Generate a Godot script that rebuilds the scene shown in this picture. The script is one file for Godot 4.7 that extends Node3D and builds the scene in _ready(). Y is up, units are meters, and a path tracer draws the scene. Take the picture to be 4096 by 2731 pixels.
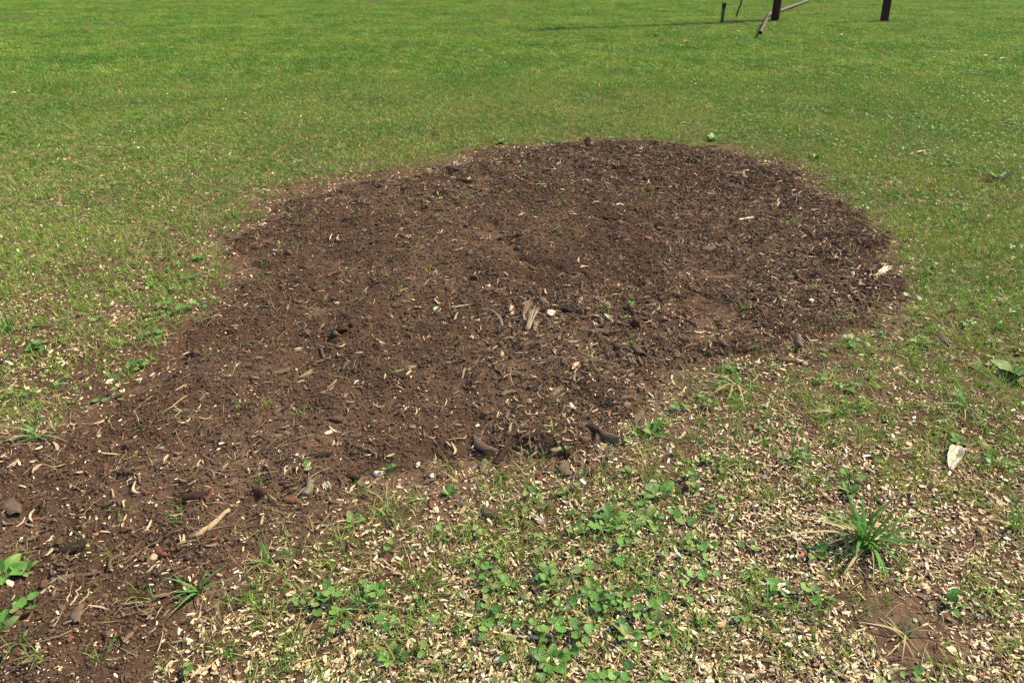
extends Node3D
# A ground-out tree stump: a patch of bare soil with shreds and chips in a sunny lawn, posts and a pipe at the far side.

var soil_outline := PackedVector2Array([Vector2(0.122, -6.442), Vector2(0.844, -6.633), Vector2(1.315, -6.585), Vector2(1.851, -6.35), Vector2(2.176, -5.923), Vector2(2.398, -5.472), Vector2(2.415, -5.015), Vector2(2.477, -4.567), Vector2(2.396, -4.138), Vector2(2.296, -3.77), Vector2(2.183, -3.453), Vector2(2.03, -3.147), Vector2(1.837, -2.931), Vector2(1.522, -2.761), Vector2(1.233, -2.605), Vector2(0.948, -2.583), Vector2(0.692, -2.422), Vector2(0.508, -2.206), Vector2(0.405, -2.032), Vector2(0.28, -1.903), Vector2(0.089, -1.836), Vector2(-0.086, -1.849), Vector2(-0.305, -1.836), Vector2(-0.509, -1.759), Vector2(-0.644, -1.619), Vector2(-0.704, -1.492), Vector2(-0.762, -1.369), Vector2(-0.837, -1.225), Vector2(-0.834, -1.056), Vector2(-0.817, -0.919), Vector2(-1.372, -0.919), Vector2(-2.295, -2.032), Vector2(-1.748, -2.14), Vector2(-1.631, -2.293), Vector2(-1.521, -2.481), Vector2(-1.596, -2.808), Vector2(-1.526, -3.091), Vector2(-1.586, -3.356), Vector2(-1.5, -3.589), Vector2(-1.752, -3.887), Vector2(-1.743, -4.32), Vector2(-1.642, -4.839), Vector2(-1.259, -5.202), Vector2(-0.714, -5.543), Vector2(-0.321, -5.923)])
# ground cover samples: x, z, grass, dry share, pale chips, brown shreds, weeds, clover
var cover := [
	[-11.585, -17.823, 1, .1, 0, 0, 0, .3], [-6.232, -17.823, 1, .15, 0, 0, 0, .1], [0, -17.823, 1, .1, 0, 0, 0, .1], [5.662, -17.823, 1, .1, 0, 0, 0, .15], [11.608, -17.823, 1, .08, 0, 0, 0, .3],
	[-7.048, -10.481, 1, .15, .02, 0, 0, .3], [-3.792, -10.481, 1, .25, .01, 0, 0, .1], [0, -10.481, 1, .2, 0, 0, 0, .1], [3.444, -10.481, 1, .15, 0, 0, 0, .25], [7.062, -10.481, 1, .1, 0, 0, 0, .5],
	[-5.064, -7.271, .95, .2, .08, 0, 0, .3], [-3.244, -7.271, .95, .25, .08, 0, 0, .2], [-1.425, -7.271, .95, .3, .07, 0, 0, .1], [0, -7.271, .95, .4, .05, 0, 0, .1], [1.435, -7.271, 1, .4, .03, 0, 0, .15], [2.995, -7.271, 1, .25, 0, 0, 0, .3], [5.075, -7.271, 1, .18, .02, 0, 0, .5],
	[-4.182, -5.843, .85, .35, .3, 0, 0, .2], [-3.108, -5.843, .85, .35, .25, 0, 0, .2], [-1.82, -5.843, .9, .4, .12, 0, 0, .1], [-0.793, -6.26, .9, .45, .08, 0, 0, .1], [3.117, -5.843, .95, .35, .05, 0, 0, .3], [4.19, -5.843, .95, .28, .08, 0, 0, .4],
	[-3.561, -4.839, .8, .4, .35, 0, 0, .2], [-2.83, -4.839, .75, .45, .3, 0, 0, .1], [-2.099, -4.839, .75, .55, .2, 0, 0, .1], [-1.581, -4.955, .4, .5, .2, .3, 0, .1], [2.928, -4.839, .9, .45, .1, 0, 0, .3], [3.568, -4.839, .9, .35, .15, 0, 0, .3],
	[-3.101, -4.094, .7, .5, .35, 0, 0, .1], [-2.544, -4.094, .65, .5, .3, 0, 0, .1], [-2.066, -4.094, .4, .5, .25, .3, 0, .1], [2.71, -4.009, .85, .45, .18, 0, 0, .2], [3.187, -4.094, .85, .4, .2, 0, 0, .3],
	[-2.645, -3.356, .55, .5, .35, 0, .1, .1], [-2.238, -3.356, .5, .45, .3, 0, .2, .1], [-1.777, -3.294, .5, .3, .2, .2, .8, .3], [2.379, -3.356, .8, .4, .2, .05, .1, .2], [2.718, -3.356, .8, .35, .2, 0, .1, .3],
	[-2.382, -2.931, .4, .5, .4, .1, .1, 0], [-2.015, -2.931, .4, .4, .3, .1, .2, .1], [-1.721, -2.957, .4, .3, .2, .1, .6, .2], [2.02, -2.931, .55, .45, .3, .3, .5, .2], [2.387, -2.931, .65, .4, .25, .1, .3, .2],
	[-2.167, -2.583, .22, .5, .4, .2, .05, 0], [-1.889, -2.583, .25, .4, .3, .1, .15, 0], [-1.611, -2.583, .15, .4, .2, .1, .3, 0], [1.047, -2.542, .25, .5, .35, .4, .2, 0], [1.486, -2.542, .4, .4, .3, .3, .6, .1], [1.949, -2.583, .5, .35, .3, .3, .4, .1],
	[-1.934, -2.206, .35, .6, .25, .1, .1, 0], [-1.636, -2.206, .15, .5, .15, .1, .1, 0], [0.647, -2.206, .3, .5, .5, .3, .3, 0], [0.945, -2.206, .4, .45, .5, .2, .6, .1], [1.342, -2.206, .4, .4, .5, .2, .4, .1], [1.839, -2.206, .4, .35, .45, .2, .3, .1],
	[0.45, -1.903, .2, .6, .55, .3, .3, 0], [0.674, -1.903, .3, .4, .75, .1, .7, .1], [1.033, -1.903, .22, .5, .8, .1, .2, 0], [1.391, -1.903, .3, .4, .7, .15, .2, 0], [1.75, -1.903, .3, .4, .55, .2, .3, .1],
	[-0.448, -1.652, .15, .6, .2, .4, .1, 0], [-0.284, -1.652, .3, .4, .3, .2, .4, .1], [0.042, -1.652, .4, .4, .5, .15, .6, .1], [0.369, -1.652, .3, .3, .8, .1, .9, .1], [0.696, -1.652, .25, .4, .9, .1, .6, .1], [1.023, -1.652, .12, .4, .95, .1, .1, 0], [1.35, -1.652, .15, .4, .85, .1, .1, 0], [1.595, -1.652, .2, .4, .7, .2, .2, 0],
	[-0.599, -1.443, .3, .5, .25, .2, .2, .05], [-0.336, -1.443, .35, .5, .45, .1, .4, .1], [-0.036, -1.443, .45, .4, .6, .1, .7, .1], [0.264, -1.443, .35, .3, .8, .1, .8, .1], [0.565, -1.443, .3, .4, .9, .1, .8, .1], [0.865, -1.443, .12, .4, 1, .1, .2, 0], [1.165, -1.443, .08, .4, .9, .15, .05, 0], [1.466, -1.443, .1, .4, .85, .1, .1, 0],
	[-0.728, -1.265, .3, .6, .3, .1, .1, 0], [-0.519, -1.265, .5, .5, .5, .1, .5, .1], [-0.242, -1.265, .55, .5, .55, .1, .5, .1], [0.036, -1.265, .55, .3, .6, .1, 1, .2], [0.314, -1.265, .4, .3, .7, .1, .9, .2], [0.592, -1.265, .35, .4, .8, .1, .5, .1], [0.835, -1.265, .25, .4, .8, .1, .2, 0], [1.035, -1.249, .04, .5, .2, .3, 0, 0], [1.355, -1.265, .2, .4, .75, .1, .2, 0],
	[-0.83, -1.091, .25, .6, .2, .1, .05, 0], [-0.67, -1.091, .4, .6, .6, .1, .1, 0], [-0.414, -1.091, .4, .5, .9, .1, .3, 0], [-0.159, -1.091, .4, .5, .9, .1, .3, .1], [0.097, -1.091, .4, .4, .8, .1, .7, .1], [0.353, -1.091, .35, .4, .8, .1, .5, .1], [0.608, -1.091, .3, .4, .85, .1, .3, 0], [0.864, -1.091, .15, .5, .9, .1, .1, 0], [1.046, -1.134, .1, .5, .5, .2, .05, 0], [1.28, -1.091, .2, .4, .8, .1, .1, 0],
	[0.97, -5.843, .03, .6, .25, .95, 0, 0], [1.931, -5.472, .03, .6, .2, .9, 0, 0], [1.993, -4.094, .03, .6, .22, .95, 0, 0], [1.863, -3.356, .05, .6, .45, 1, 0, 0], [-0.103, -5.843, .06, .6, .25, .95, 0, 0], [-0.669, -5.139, .08, .6, .25, .75, 0, 0], [-1.367, -4.839, .1, .6, .25, .4, 0, 0], [-1.509, -4.094, .06, .5, .25, .4, .1, 0],
	[-0.872, -4.094, .01, .5, .12, .25, 0, 0], [-0.08, -4.32, .01, .5, .12, .2, 0, 0], [0.586, -4.32, .01, .5, .14, .35, 0, 0], [1.417, -4.32, .02, .5, .2, .65, 0, 0], [-0.98, -3.205, .01, .5, .12, .25, 0, 0], [-0.35, -3.52, .01, .5, .1, .2, 0, 0], [0.223, -3.696, 0, .5, .1, .18, 0, 0], [0.809, -3.696, .01, .5, .16, .45, 0, 0],
	[0.188, -2.983, .05, .6, .3, .8, 0, 0], [-0.426, -2.931, .02, .5, .16, .45, 0, 0], [-0.858, -2.692, .02, .5, .13, .3, 0, 0], [0.675, -2.931, .05, .5, .3, .8, 0, 0], [1.078, -3.063, .03, .5, .22, .4, 0, 0], [1.409, -2.931, .08, .6, .5, .8, .05, 0], [1.106, -2.738, .1, .5, .5, .7, .05, 0], [-1.359, -2.808, .02, .5, .15, .2, 0, 0], [-1.31, -2.384, .02, .5, .17, .2, 0, 0], [-0.743, -2.206, .01, .5, .1, .15, 0, 0], [-0.253, -2.293, .01, .5, .12, .25, 0, 0], [0.164, -2.481, .02, .5, .35, .6, 0, 0], [0.503, -2.583, .05, .5, .5, .7, 0, 0], [0.35, -2.206, .05, .5, .45, .5, 0, 0], [-0.32, -1.973, 0, .5, .1, .15, 0, 0], [0.048, -1.973, .05, .6, .2, .65, 0, 0], [-0.742, -1.836, .08, .7, .17, .5, 0, 0], [-1.092, -1.836, .05, .7, .25, .45, 0, 0], [-1.409, -1.772, .05, .7, .22, .35, 0, 0], [-1.705, -1.836, .06, .7, .22, .35, 0, 0], [-1.312, -1.443, .04, .7, .3, .45, 0, 0], [-0.898, -1.543, .06, .7, .25, .5, 0, 0], [-0.987, -1.225, .03, .7, .2, .15, 0, 0], [-1.303, -1.241, .2, .5, .2, .2, .2, 0], [-1.129, -1.112, .06, .7, .2, .1, 0, 0], [-0.542, -1.711, .1, .7, .2, .5, .1, 0], [0.227, -1.916, .1, .7, .45, .7, .05, 0],
]
# single things on the ground: shape, x, z, length, width, turn, tone, lift, name, category, label
var finds := [
	["bark", -0.474, -2.432, 0.076, 0.026, -0.259, "dark", 0, "bark_piece", "bark", "dark curved bark piece alone on smooth soil left of the splinters"],
	["splinter", 0.092, -2.872, 0.129, 0.027, 1.195, "pale", 0.065, "wood_splinter", "wood splinter", "tall pale shredded splinter standing in the middle of the soil"],
	["splinter", 0.075, -2.963, 0.093, 0.022, 0.913, "tan", 0.05, "wood_splinter", "wood splinter", "shorter tan shredded splinter beside the tall pale one"],
	["splinter", 0.113, -2.84, 0.074, 0.017, 1.267, "tan", 0.032, "wood_splinter", "wood splinter", "frayed tan splinter at the foot of the tall pale one"],
	["chunk", 0.195, -2.986, 0.047, 0.052, 0, "white", 0, "wood_chunk", "wood chunk", "whitish crumbling wood chunk amid the splinters at the centre"],
	["chunk", 0.213, -2.942, 0.032, 0.024, 0, "pale", 0, "wood_chunk", "wood chunk", "small pale crumbling wood chunk touching the whitish one"],
	["stick", 0.143, -2.968, 0.076, 0.021, 0.477, "dark", 0.033, "stick", "stick", "short thick dark stick leaning on the whitish wood chunk"],
	["stick", 0.167, -2.917, 0.081, 0.011, -1.464, "brown", 0, "root_piece", "root", "slim brown root stub below the whitish wood chunk"],
	["stone", 0.238, -2.919, 0.051, 0.037, 0, "s_brown", 0, "stone", "stone", "angular brown stone just right of the whitish wood chunk"],
	["bark", 0.252, -3.068, 0.107, 0.033, -0.761, "dark", 0, "bark_piece", "bark", "dark bark slab above the angular brown stone"],
	["stick", 0.302, -3.019, 0.103, 0.023, -0.638, "dark", 0, "root_piece", "root", "thick dark root piece pointing at the tan pebble"],
	["stone", 0.378, -3.018, 0.033, 0.03, 0, "s_tan", 0, "stone", "stone", "smooth tan pebble at the tip of the dark root piece"],
	["bark", 0.167, -3.139, 0.079, 0.034, -1.194, "brown", 0, "bark_piece", "bark", "small square brown bark piece above the whitish chunk"],
	["bark", 0.136, -3.183, 0.035, 0.018, -0.424, "dark", 0, "bark_piece", "bark", "blackish bark scrap standing above the square brown one"],
	["stick", 0.422, -2.932, 0.105, 0.015, -1.326, "brown", 0, "stick", "stick", "straight brown stick right of the tan pebble"],
	["splinter", 0.468, -2.964, 0.069, 0.022, -1.23, "white", 0, "wood_splinter", "wood splinter", "frayed whitish splinter right of the straight brown stick"],
	["splinter", 0.4, -2.9, 0.064, 0.017, -1.387, "white", 0, "wood_splinter", "wood splinter", "small whitish splinter left of the straight brown stick"],
	["splinter", 0.493, -2.932, 0.078, 0.017, -1.351, "pale", 0, "wood_splinter", "wood splinter", "pale splinter with spread fibres beside the whitish one"],
	["leaf", -0.002, -2.973, 0.067, 0.015, 1.195, "orange_tan", 0, "wood_shaving", "wood shaving", "pale orange curled wood shaving left of the tall splinter"],
	["bark", -0.081, -2.95, 0.173, 0.018, -1.224, "grey", 0, "bark_piece", "bark", "greyish bark strip with pale edge left of the wood shaving"],
	["bark", 0.42, -2.812, 0.089, 0.036, -0.19, "brown", 0, "bark_piece", "bark", "soil covered bark lump below the straight brown stick"],
	["bark", 0.451, -2.83, 0.051, 0.01, -0.095, "grey", 0, "bark_piece", "bark", "thin grey sliver lying on top of the soil covered lump"],
	["stick", 0.374, -2.712, 0.194, 0.006, -1.93, "tan", 0, "root_piece", "root", "long thin pale root hanging below the soil covered lump"],
	["clod", 0.593, -2.869, 0.043, 0.084, 0, "soil", 0, "soil_clod", "soil clod", "cone shaped dark clod right of the soil covered lump"],
	["bark", 0.575, -2.676, 0.082, 0.037, -1.257, "brown", 0, "bark_piece", "bark", "broad flat brown bark block lower right of the cone shaped clod"],
	["bark", 0.586, -3.03, 0.078, 0.023, -1.031, "dark", 0, "bark_piece", "bark", "forked looking dark bark piece upper right of the splinters"],
	["stone", 0.191, -2.639, 0.029, 0.027, 0, "s_grey", 0, "stone", "stone", "grey oval pebble below the central splinters"],
	["splinter", 0.194, -2.534, 0.107, 0.013, -1.565, "grey", 0, "wood_splinter", "wood splinter", "grey upright weathered splinter under the grey oval pebble"],
	["splinter", 0.209, -2.457, 0.088, 0.015, -1.56, "tan", 0, "wood_splinter", "wood splinter", "tan weathered splinter beside the grey upright one"],
	["stick", 0.236, -2.542, 0.068, 0.011, -1.136, "grey", 0, "root_piece", "root", "bent grey brown root right of the grey upright splinter"],
	["leaf", 0.277, -2.509, 0.067, 0.015, 1.017, "pink", 0, "bark_flake", "bark flake", "pinkish pale flake lying right of the bent root"],
	["splinter", -0.043, -2.61, 0.075, 0.011, -1.499, "pale", 0, "wood_splinter", "wood splinter", "small upright pale splinter left of the grey oval pebble"],
	["splinter", -0.089, -2.575, 0.052, 0.011, -0.703, "pale", 0, "wood_splinter", "wood splinter", "pale splinter lying flat left of the small upright one"],
	["stick", -0.065, -2.483, 0.081, 0.015, -0.989, "brown", 0, "stick", "stick", "stubby brown stick lying below the two pale splinters"],
	["stick", 0.058, -2.581, 0.082, 0.011, 0.602, "brown", 0, "stick", "stick", "brown stick with broken end left of the grey oval pebble"],
	["stone", 0.485, -2.397, 0.029, 0.027, 0, "s_tan", 0, "stone", "stone", "round tan stone beside thin pale splinter near the chips"],
	["splinter", 0.477, -2.438, 0.092, 0.007, 0.257, "pale", 0, "wood_splinter", "wood splinter", "thin pale splinter above the round tan stone"],
	["chunk", 0.42, -2.501, 0.037, 0.028, 0, "brown", 0, "wood_chunk", "wood chunk", "brown rotted wood chunk left of the thin pale splinter"],
	["chunk", 0.405, -2.461, 0.028, 0.021, 0, "brown", 0, "wood_chunk", "wood chunk", "smaller brown rotted wood chunk under the first"],
	["splinter", 0.186, -2.343, 0.081, 0.021, 0.906, "grey", 0, "wood_splinter", "wood splinter", "frayed grey wood piece low in the middle of the soil"],
	["bark", -0.015, -2.347, 0.066, 0.016, 0.462, "grey", 0, "bark_piece", "bark", "grey brown bark strip left of the frayed grey wood"],
	["stone", 0.012, -2.399, 0.023, 0.019, 0, "s_grey", 0, "stone", "stone", "small grey green stone above the grey brown bark strip"],
	["chunk", 0.124, -2.314, 0.027, 0.02, 0, "red", 0, "wood_chunk", "wood chunk", "reddish brown lump just left of the frayed grey wood"],
	["chunk", 0.238, -2.237, 0.024, 0.036, 0, "bone", 0, "wood_chunk", "wood chunk", "bright white bone like wood chip on dark soil"],
	["stone", 0.457, -2.227, 0.036, 0.03, 0, "s_tan", 0, "stone", "stone", "large tan stone at the edge of the pale chips"],
	["leaf", 0.502, -2.165, 0.097, 0.033, 1.001, "dead", 0, "fallen_leaf", "leaf", "crumpled dead brown leaf right of the large tan stone"],
	["stick", 0.386, -2.183, 0.046, 0.012, -1.525, "terracotta", 0, "clay_fragment", "clay fragment", "small pinkish terracotta stub left of the large tan stone"],
	["bark", 0.367, -2.046, 0.119, 0.034, -0.851, "brown", 0.029, "bark_piece", "bark", "long brown bark slab with pointed end beside the chips"],
	["bark", 0.306, -2.056, 0.084, 0.021, -0.977, "dark", 0.022, "bark_piece", "bark", "hollow dark bark piece tucked behind the long slab"],
	["stone", 0.264, -1.999, 0.039, 0.028, 0, "s_brown", 0, "stone", "stone", "smooth brown stone below the long bark slab"],
	["stone", 0.154, -1.95, 0.035, 0.024, 0, "s_tan", 0, "stone", "stone", "flat light stone between the two dark bark heaps"],
	["stone", 0.17, -1.966, 0.018, 0.013, 0, "s_tan", 0, "stone", "stone", "little light stone touching the flat light one"],
	["bark", -0.098, -1.985, 0.154, 0.028, -0.957, "brown", 0.029, "bark_piece", "bark", "long curved brown bark slab rising at the left of the heap"],
	["stick", -0.034, -1.935, 0.081, 0.027, 0.964, "dark", 0.02, "root_piece", "root", "thick dark crumbling root crossing the curved bark slab"],
	["bark", 0.074, -2.017, 0.069, 0.021, 0.704, "dark", 0, "bark_piece", "bark", "dark bark slab with pale splinter along its back"],
	["splinter", 0.055, -2.014, 0.048, 0.008, 0.215, "tan", 0.022, "wood_splinter", "wood splinter", "tan splinter lying along the dark bark slab"],
	["clod", 0.029, -1.98, 0.022, 0.017, 0, "soil", 0, "soil_clod", "soil clod", "round dark clod between the thick root and bark slab"],
	["stick", 0.141, -1.849, 0.053, 0.012, -0, "grey", 0, "stick", "stick", "grey stick lying level at the lower rim of the soil"],
	["bark", 0.192, -1.866, 0.073, 0.034, -1.567, "brown", 0, "bark_piece", "bark", "upright rectangular brown bark block at the lower rim"],
	["bark", 0.162, -1.882, 0.054, 0.011, -1.563, "brown", 0, "bark_piece", "bark", "narrow upright bark strip beside the rectangular block"],
	["stick", 0.231, -1.841, 0.086, 0.009, 1.048, "grey", 0, "stick", "stick", "slanting grey stick at the rim beside the green weeds"],
	["chunk", 0.095, -1.82, 0.023, 0.031, 0, "red", 0, "wood_chunk", "wood chunk", "rust red wood block at the lower rim of the soil"],
	["stick", 0.345, -1.927, 0.05, 0.013, -1.327, "brown", 0, "stick", "stick", "short brown stick lying on chips below the long slab"],
	["splinter", 0.326, -1.937, 0.035, 0.012, -0.991, "pale", 0, "wood_splinter", "wood splinter", "short pale wood piece next to the short brown stick"],
	["clod", 0.283, -1.836, 0.035, 0.026, 0, "soil", 0, "soil_clod", "soil clod", "dark rough clod at the rim among green weeds"],
	["clod", 0.206, -1.941, 0.04, 0.027, 0, "soil", 0, "soil_clod", "soil clod", "dark clod topped with a pale chip right of the flat stone"],
	["chunk", -0.464, -1.833, 0.045, 0.03, 0, "white", 0, "wood_chunk", "wood chunk", "large white crumbly wood chunk on the lower rim of the soil"],
	["chunk", -0.278, -1.824, 0.021, 0.019, 0, "white", 0, "wood_chunk", "wood chunk", "small white wood block left of the brown square stone"],
	["stone", -0.242, -1.821, 0.04, 0.028, 0, "s_brown", 0, "stone", "stone", "square brown stone beside the small white wood block"],
	["stone", -0.357, -1.787, 0.017, 0.013, 0, "s_grey", 0, "stone", "stone", "round grey pebble at the lower rim"],
	["stone", -0.429, -1.762, 0.029, 0.02, 0, "s_brown", 0, "stone", "stone", "flat brown stone near the large white wood chunk"],
	["stone", -0.334, -1.875, 0.027, 0.021, 0, "s_brown", 0, "stone", "stone", "brown stone half buried above the round grey pebble"],
	["stone", -0.377, -2.068, 0.03, 0.021, 0, "s_tan", 0, "stone", "stone", "flat tan stone alone on smooth dark soil"],
	["splinter", -0.42, -2.22, 0.038, 0.007, 0.801, "white", 0, "wood_splinter", "wood splinter", "forked white splinter on dark soil left of centre"],
	["stick", 0.113, -2.181, 0.099, 0.005, 0.526, "dark", 0, "twig", "twig", "thin dark branching twig on the soil low centre"],
	["stick", 0.089, -2.169, 0.072, 0.006, 0.93, "brown", 0, "twig", "twig", "small brown twig under the dark branching one"],
	["leaf", -0.657, -2.408, 0.033, 0.013, 1.074, "greyleaf", 0, "fallen_leaf", "leaf", "light grey dry leaf on soil left of centre"],
	["leaf", -0.389, -3.109, 0.056, 0.022, 1.267, "mint", 0, "fallen_leaf", "leaf", "pale green oval leaf fallen on bare soil"],
	["bark", -0.561, -3.144, 0.066, 0.017, -0.087, "grey", 0, "bark_piece", "bark", "grey weathered bark piece left of the pale green leaf"],
	["clod", -0.801, -2.808, 0.071, 0.052, 0, "soil", 0, "soil_clod", "soil clod", "large dark broken clod in the left half of the soil"],
	["clod", -0.766, -2.852, 0.036, 0.048, 0, "soil", 0, "soil_clod", "soil clod", "dark clod above and right of the large broken one"],
	["bark", -0.81, -2.793, 0.166, 0.017, -1.2, "brown", 0.033, "bark_piece", "bark", "upright bark strip stuck in the large broken clod"],
	["stone", 0.739, -3.338, 0.051, 0.038, 0, "s_tan", 0, "stone", "stone", "tan flat stone shaded beneath upper right of the splinters"],
	["stick", 0.369, -3.49, 0.119, 0.017, 0.818, "brown", 0, "root_piece", "root", "brown root piece lying on smooth soil above the splinters"],
	["chunk", -0.125, -3.328, 0.027, 0.035, 0, "white", 0, "wood_chunk", "wood chunk", "white fluffy wood bit above the left splinters"],
	["bark", -0.124, -3.276, 0.054, 0.021, 0.225, "brown", 0, "bark_piece", "bark", "flat brown bark piece under the white fluffy bit"],
	["stone", -0.077, -3.27, 0.027, 0.02, 0, "s_brown", 0, "stone", "stone", "reddish brown stone right of the flat bark piece"],
	["stone", -0.24, -3.147, 0.046, 0.026, 0, "s_brown", 0, "stone", "stone", "low brown stone left of the central splinters"],
	["bark", -0.266, -3.108, 0.106, 0.01, 0.323, "tan", 0, "bark_piece", "bark", "thin tan root strip left of the low brown stone"],
	["bark", -0.485, -5.497, 0.128, 0.053, -0.805, "dark", 0, "bark_piece", "bark", "dark hollow log end at the upper left rim"],
	["bark", -0.355, -5.158, 0.156, 0.025, -0.419, "dark", 0, "bark_piece", "bark", "long red brown bark strip below the hollow log end"],
	["stone", -0.311, -5.052, 0.049, 0.037, 0, "s_tan", 0, "stone", "stone", "round tan stone below the long red brown strip"],
	["bark", -0.258, -4.961, 0.112, 0.015, 0.106, "brown", 0, "bark_piece", "bark", "thin brown bark strip under the round tan stone"],
	["stick", -0.01, -5.368, 0.194, 0.014, 0.512, "brown", 0, "stick", "stick", "curved brown stick near the upper rim"],
	["leaf", -0.509, -4.805, 0.062, 0.029, 0.359, "green", 0, "fallen_leaf", "leaf", "bright green torn leaf on the soil upper left"],
	["leaf", 0.205, -5.107, 0.051, 0.023, 0.227, "green", 0, "fallen_leaf", "leaf", "green leaf scrap on the soil below the upper rim"],
	["stick", 0.052, -4.03, 0.067, 0.022, 0.127, "dark", 0, "stick", "stick", "short dark stick alone on smooth soil upper middle"],
	["bark", 0.648, -4.372, 0.121, 0.022, -0.241, "dark", 0, "bark_piece", "bark", "dark flat split bark piece upper right of middle"],
	["stone", 0.675, -4.038, 0.038, 0.028, 0, "s_grey", 0, "stone", "stone", "grey round stone in the upper middle of soil"],
	["stone", 1.093, -5.979, 0.07, 0.048, 0, "s_tan", 0, "stone", "stone", "pale tan stone near the top rim"],
	["chunk", 0.351, -5.543, 0.033, 0.025, 0, "white", 0, "wood_chunk", "wood chunk", "small white chip under the top rim"],
	["leaf", 0.763, -4.673, 0.064, 0.02, 0.111, "whiteleaf", 0, "bark_flake", "bark flake", "white thin flake on soil upper middle"],
	["leaf", 0.592, -4.63, 0.058, 0.021, 0.245, "pinkleaf", 0, "bark_flake", "bark flake", "pale tan flake left of the white flake"],
	["stone", 0.044, -3.678, 0.035, 0.029, 0, "s_tan", 0, "stone", "stone", "pale stone at the end of the shallow groove"],
	["stone", 0.844, -3.976, 0.044, 0.037, 0, "terracotta", 0, "stone", "stone", "reddish stone right of the smooth middle soil"],
	["bark", 0.7, -6.383, 0.088, 0.042, 1.339, "dark", 0.057, "bark_piece", "bark", "blackish bark stump sticking up at the top rim"],
	["bark", 0.744, -6.364, 0.09, 0.032, -0.793, "dark", 0, "bark_piece", "bark", "dark bark scrap lying right of the blackish stump"],
	["splinter", 1.831, -5.521, 0.12, 0.033, -0.638, "tan", 0, "wood_splinter", "wood splinter", "broad tan splinter on the upper right soil"],
	["stick", 1.928, -5.573, 0.241, 0.012, 1, "tan", 0, "stick", "stick", "thin tan stick beside the broad tan splinter"],
	["stick", 1.915, -4.798, 0.211, 0.015, 1.199, "brown", 0, "twig", "twig", "upright brown twig on the right half of the soil"],
	["stick", 1.94, -4.807, 0.242, 0.013, 1.202, "tan", 0, "twig", "twig", "second upright twig right beside the first"],
	["stone", 1.83, -4.673, 0.053, 0.046, 0, "s_brown", 0, "stone", "stone", "dark rounded stone at the foot of the upright twigs"],
	["bark", 1.573, -4.382, 0.117, 0.019, 0.425, "white", 0, "bark_piece", "bark", "white barked strip on the right half of the soil"],
	["stick", 1.95, -4.01, 0.165, 0.011, 0.862, "tan", 0, "stick", "stick", "forked pale stick on the right half of the soil"],
	["bark", 1.192, -3.867, 0.101, 0.04, 0.399, "brown", 0, "bark_piece", "bark", "broad brown slab on the right half of the soil"],
	["bark", 1.839, -6.359, 0.117, 0.028, 0.156, "dark", 0, "bark_piece", "bark", "dark bark strip at the top right rim"],
	["bark", 1.203, -4.368, 0.097, 0.03, -1.45, "red", 0, "bark_piece", "bark", "red brown bark block upper right of middle"],
	["bark", 1.22, -4.33, 0.096, 0.023, -1.383, "red", 0, "bark_piece", "bark", "second red brown block below the first"],
	["bark", 1.147, -3.473, 0.213, 0.031, 0.062, "brown", 0, "bark_piece", "bark", "very long dark bark slab in the right half"],
	["stone", 1.084, -2.879, 0.051, 0.031, 0, "s_brown", 0, "stone", "stone", "oval brown stone in the bare hollow on the right"],
	["stick", 1.089, -2.881, 0.195, 0.005, 0.31, "tan", 0, "root_piece", "root", "long thin root passing behind the oval brown stone"],
	["bark", 1.336, -2.748, 0.178, 0.026, -1.857, "brown", 0.03, "bark_piece", "bark", "upright brown bark piece at the right rim"],
	["bark", 1.314, -2.773, 0.094, 0.015, -1.589, "brown", 0, "bark_piece", "bark", "slanting bark strip left of the upright piece"],
	["bark", 1.217, -2.738, 0.069, 0.026, 0.27, "dark", 0, "bark_piece", "bark", "dark bark heap piece left of the slanting strip"],
	["bark", 1.224, -2.581, 0.082, 0.024, -0.26, "brown", 0, "bark_piece", "bark", "flat brown slab with torn end at the right rim"],
	["bark", 1.823, -3.24, 0.141, 0.024, -1.424, "dark", 0, "bark_piece", "bark", "long dark bark piece slanting at the far right rim"],
	["bark", 1.869, -3.463, 0.064, 0.028, 0.313, "brown", 0, "bark_piece", "bark", "round brown bark stub above the long slanting piece"],
	["bark", 2.073, -3.671, 0.11, 0.032, 0.336, "dark", 0, "bark_piece", "bark", "dark bark overhang at the far right rim"],
	["splinter", 2.122, -3.571, 0.127, 0.034, 0.576, "white", 0, "wood_splinter", "wood splinter", "whitish shredded wood bundle at the far right rim"],
	["splinter", 2.068, -3.511, 0.089, 0.023, 0.608, "pale", 0, "wood_splinter", "wood splinter", "pale shredded wood left of the whitish bundle"],
	["bark", 2.181, -3.493, 0.068, 0.022, -1.438, "dark", 0, "bark_piece", "bark", "dark bark piece right of the shredded bundle"],
	["chunk", 1.534, -3.133, 0.026, 0.033, 0, "white", 0, "wood_chunk", "wood chunk", "white wood bit in the right part of the soil"],
	["stone", -2.013, -3.331, 0.049, 0.062, 0, "terracotta_d", 0, "stone", "stone", "reddish brown lump in thin grass on the left"],
	["clod", -1.452, -3.369, 0.049, 0.038, 0, "soil", 0, "soil_clod", "soil clod", "round brown clod at left edge of the soil"],
	["stone", -1.114, -3.17, 0.049, 0.031, 0, "s_brown", 0, "stone", "stone", "brown egg shaped stone in the left half of soil"],
	["stone", -0.956, -3.382, 0.033, 0.025, 0, "s_brown", 0, "stone", "stone", "small dark stone right of the egg shaped one"],
	["stick", -2.044, -3.091, 0.18, 0.009, 0.248, "brown", 0, "stick", "stick", "long brown stick in thin grass at far left"],
	["stick", -1.9, -3.513, 0.241, 0.01, 0.284, "brown", 0, "branch", "branch", "long crooked branch in thin grass on the left"],
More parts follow.
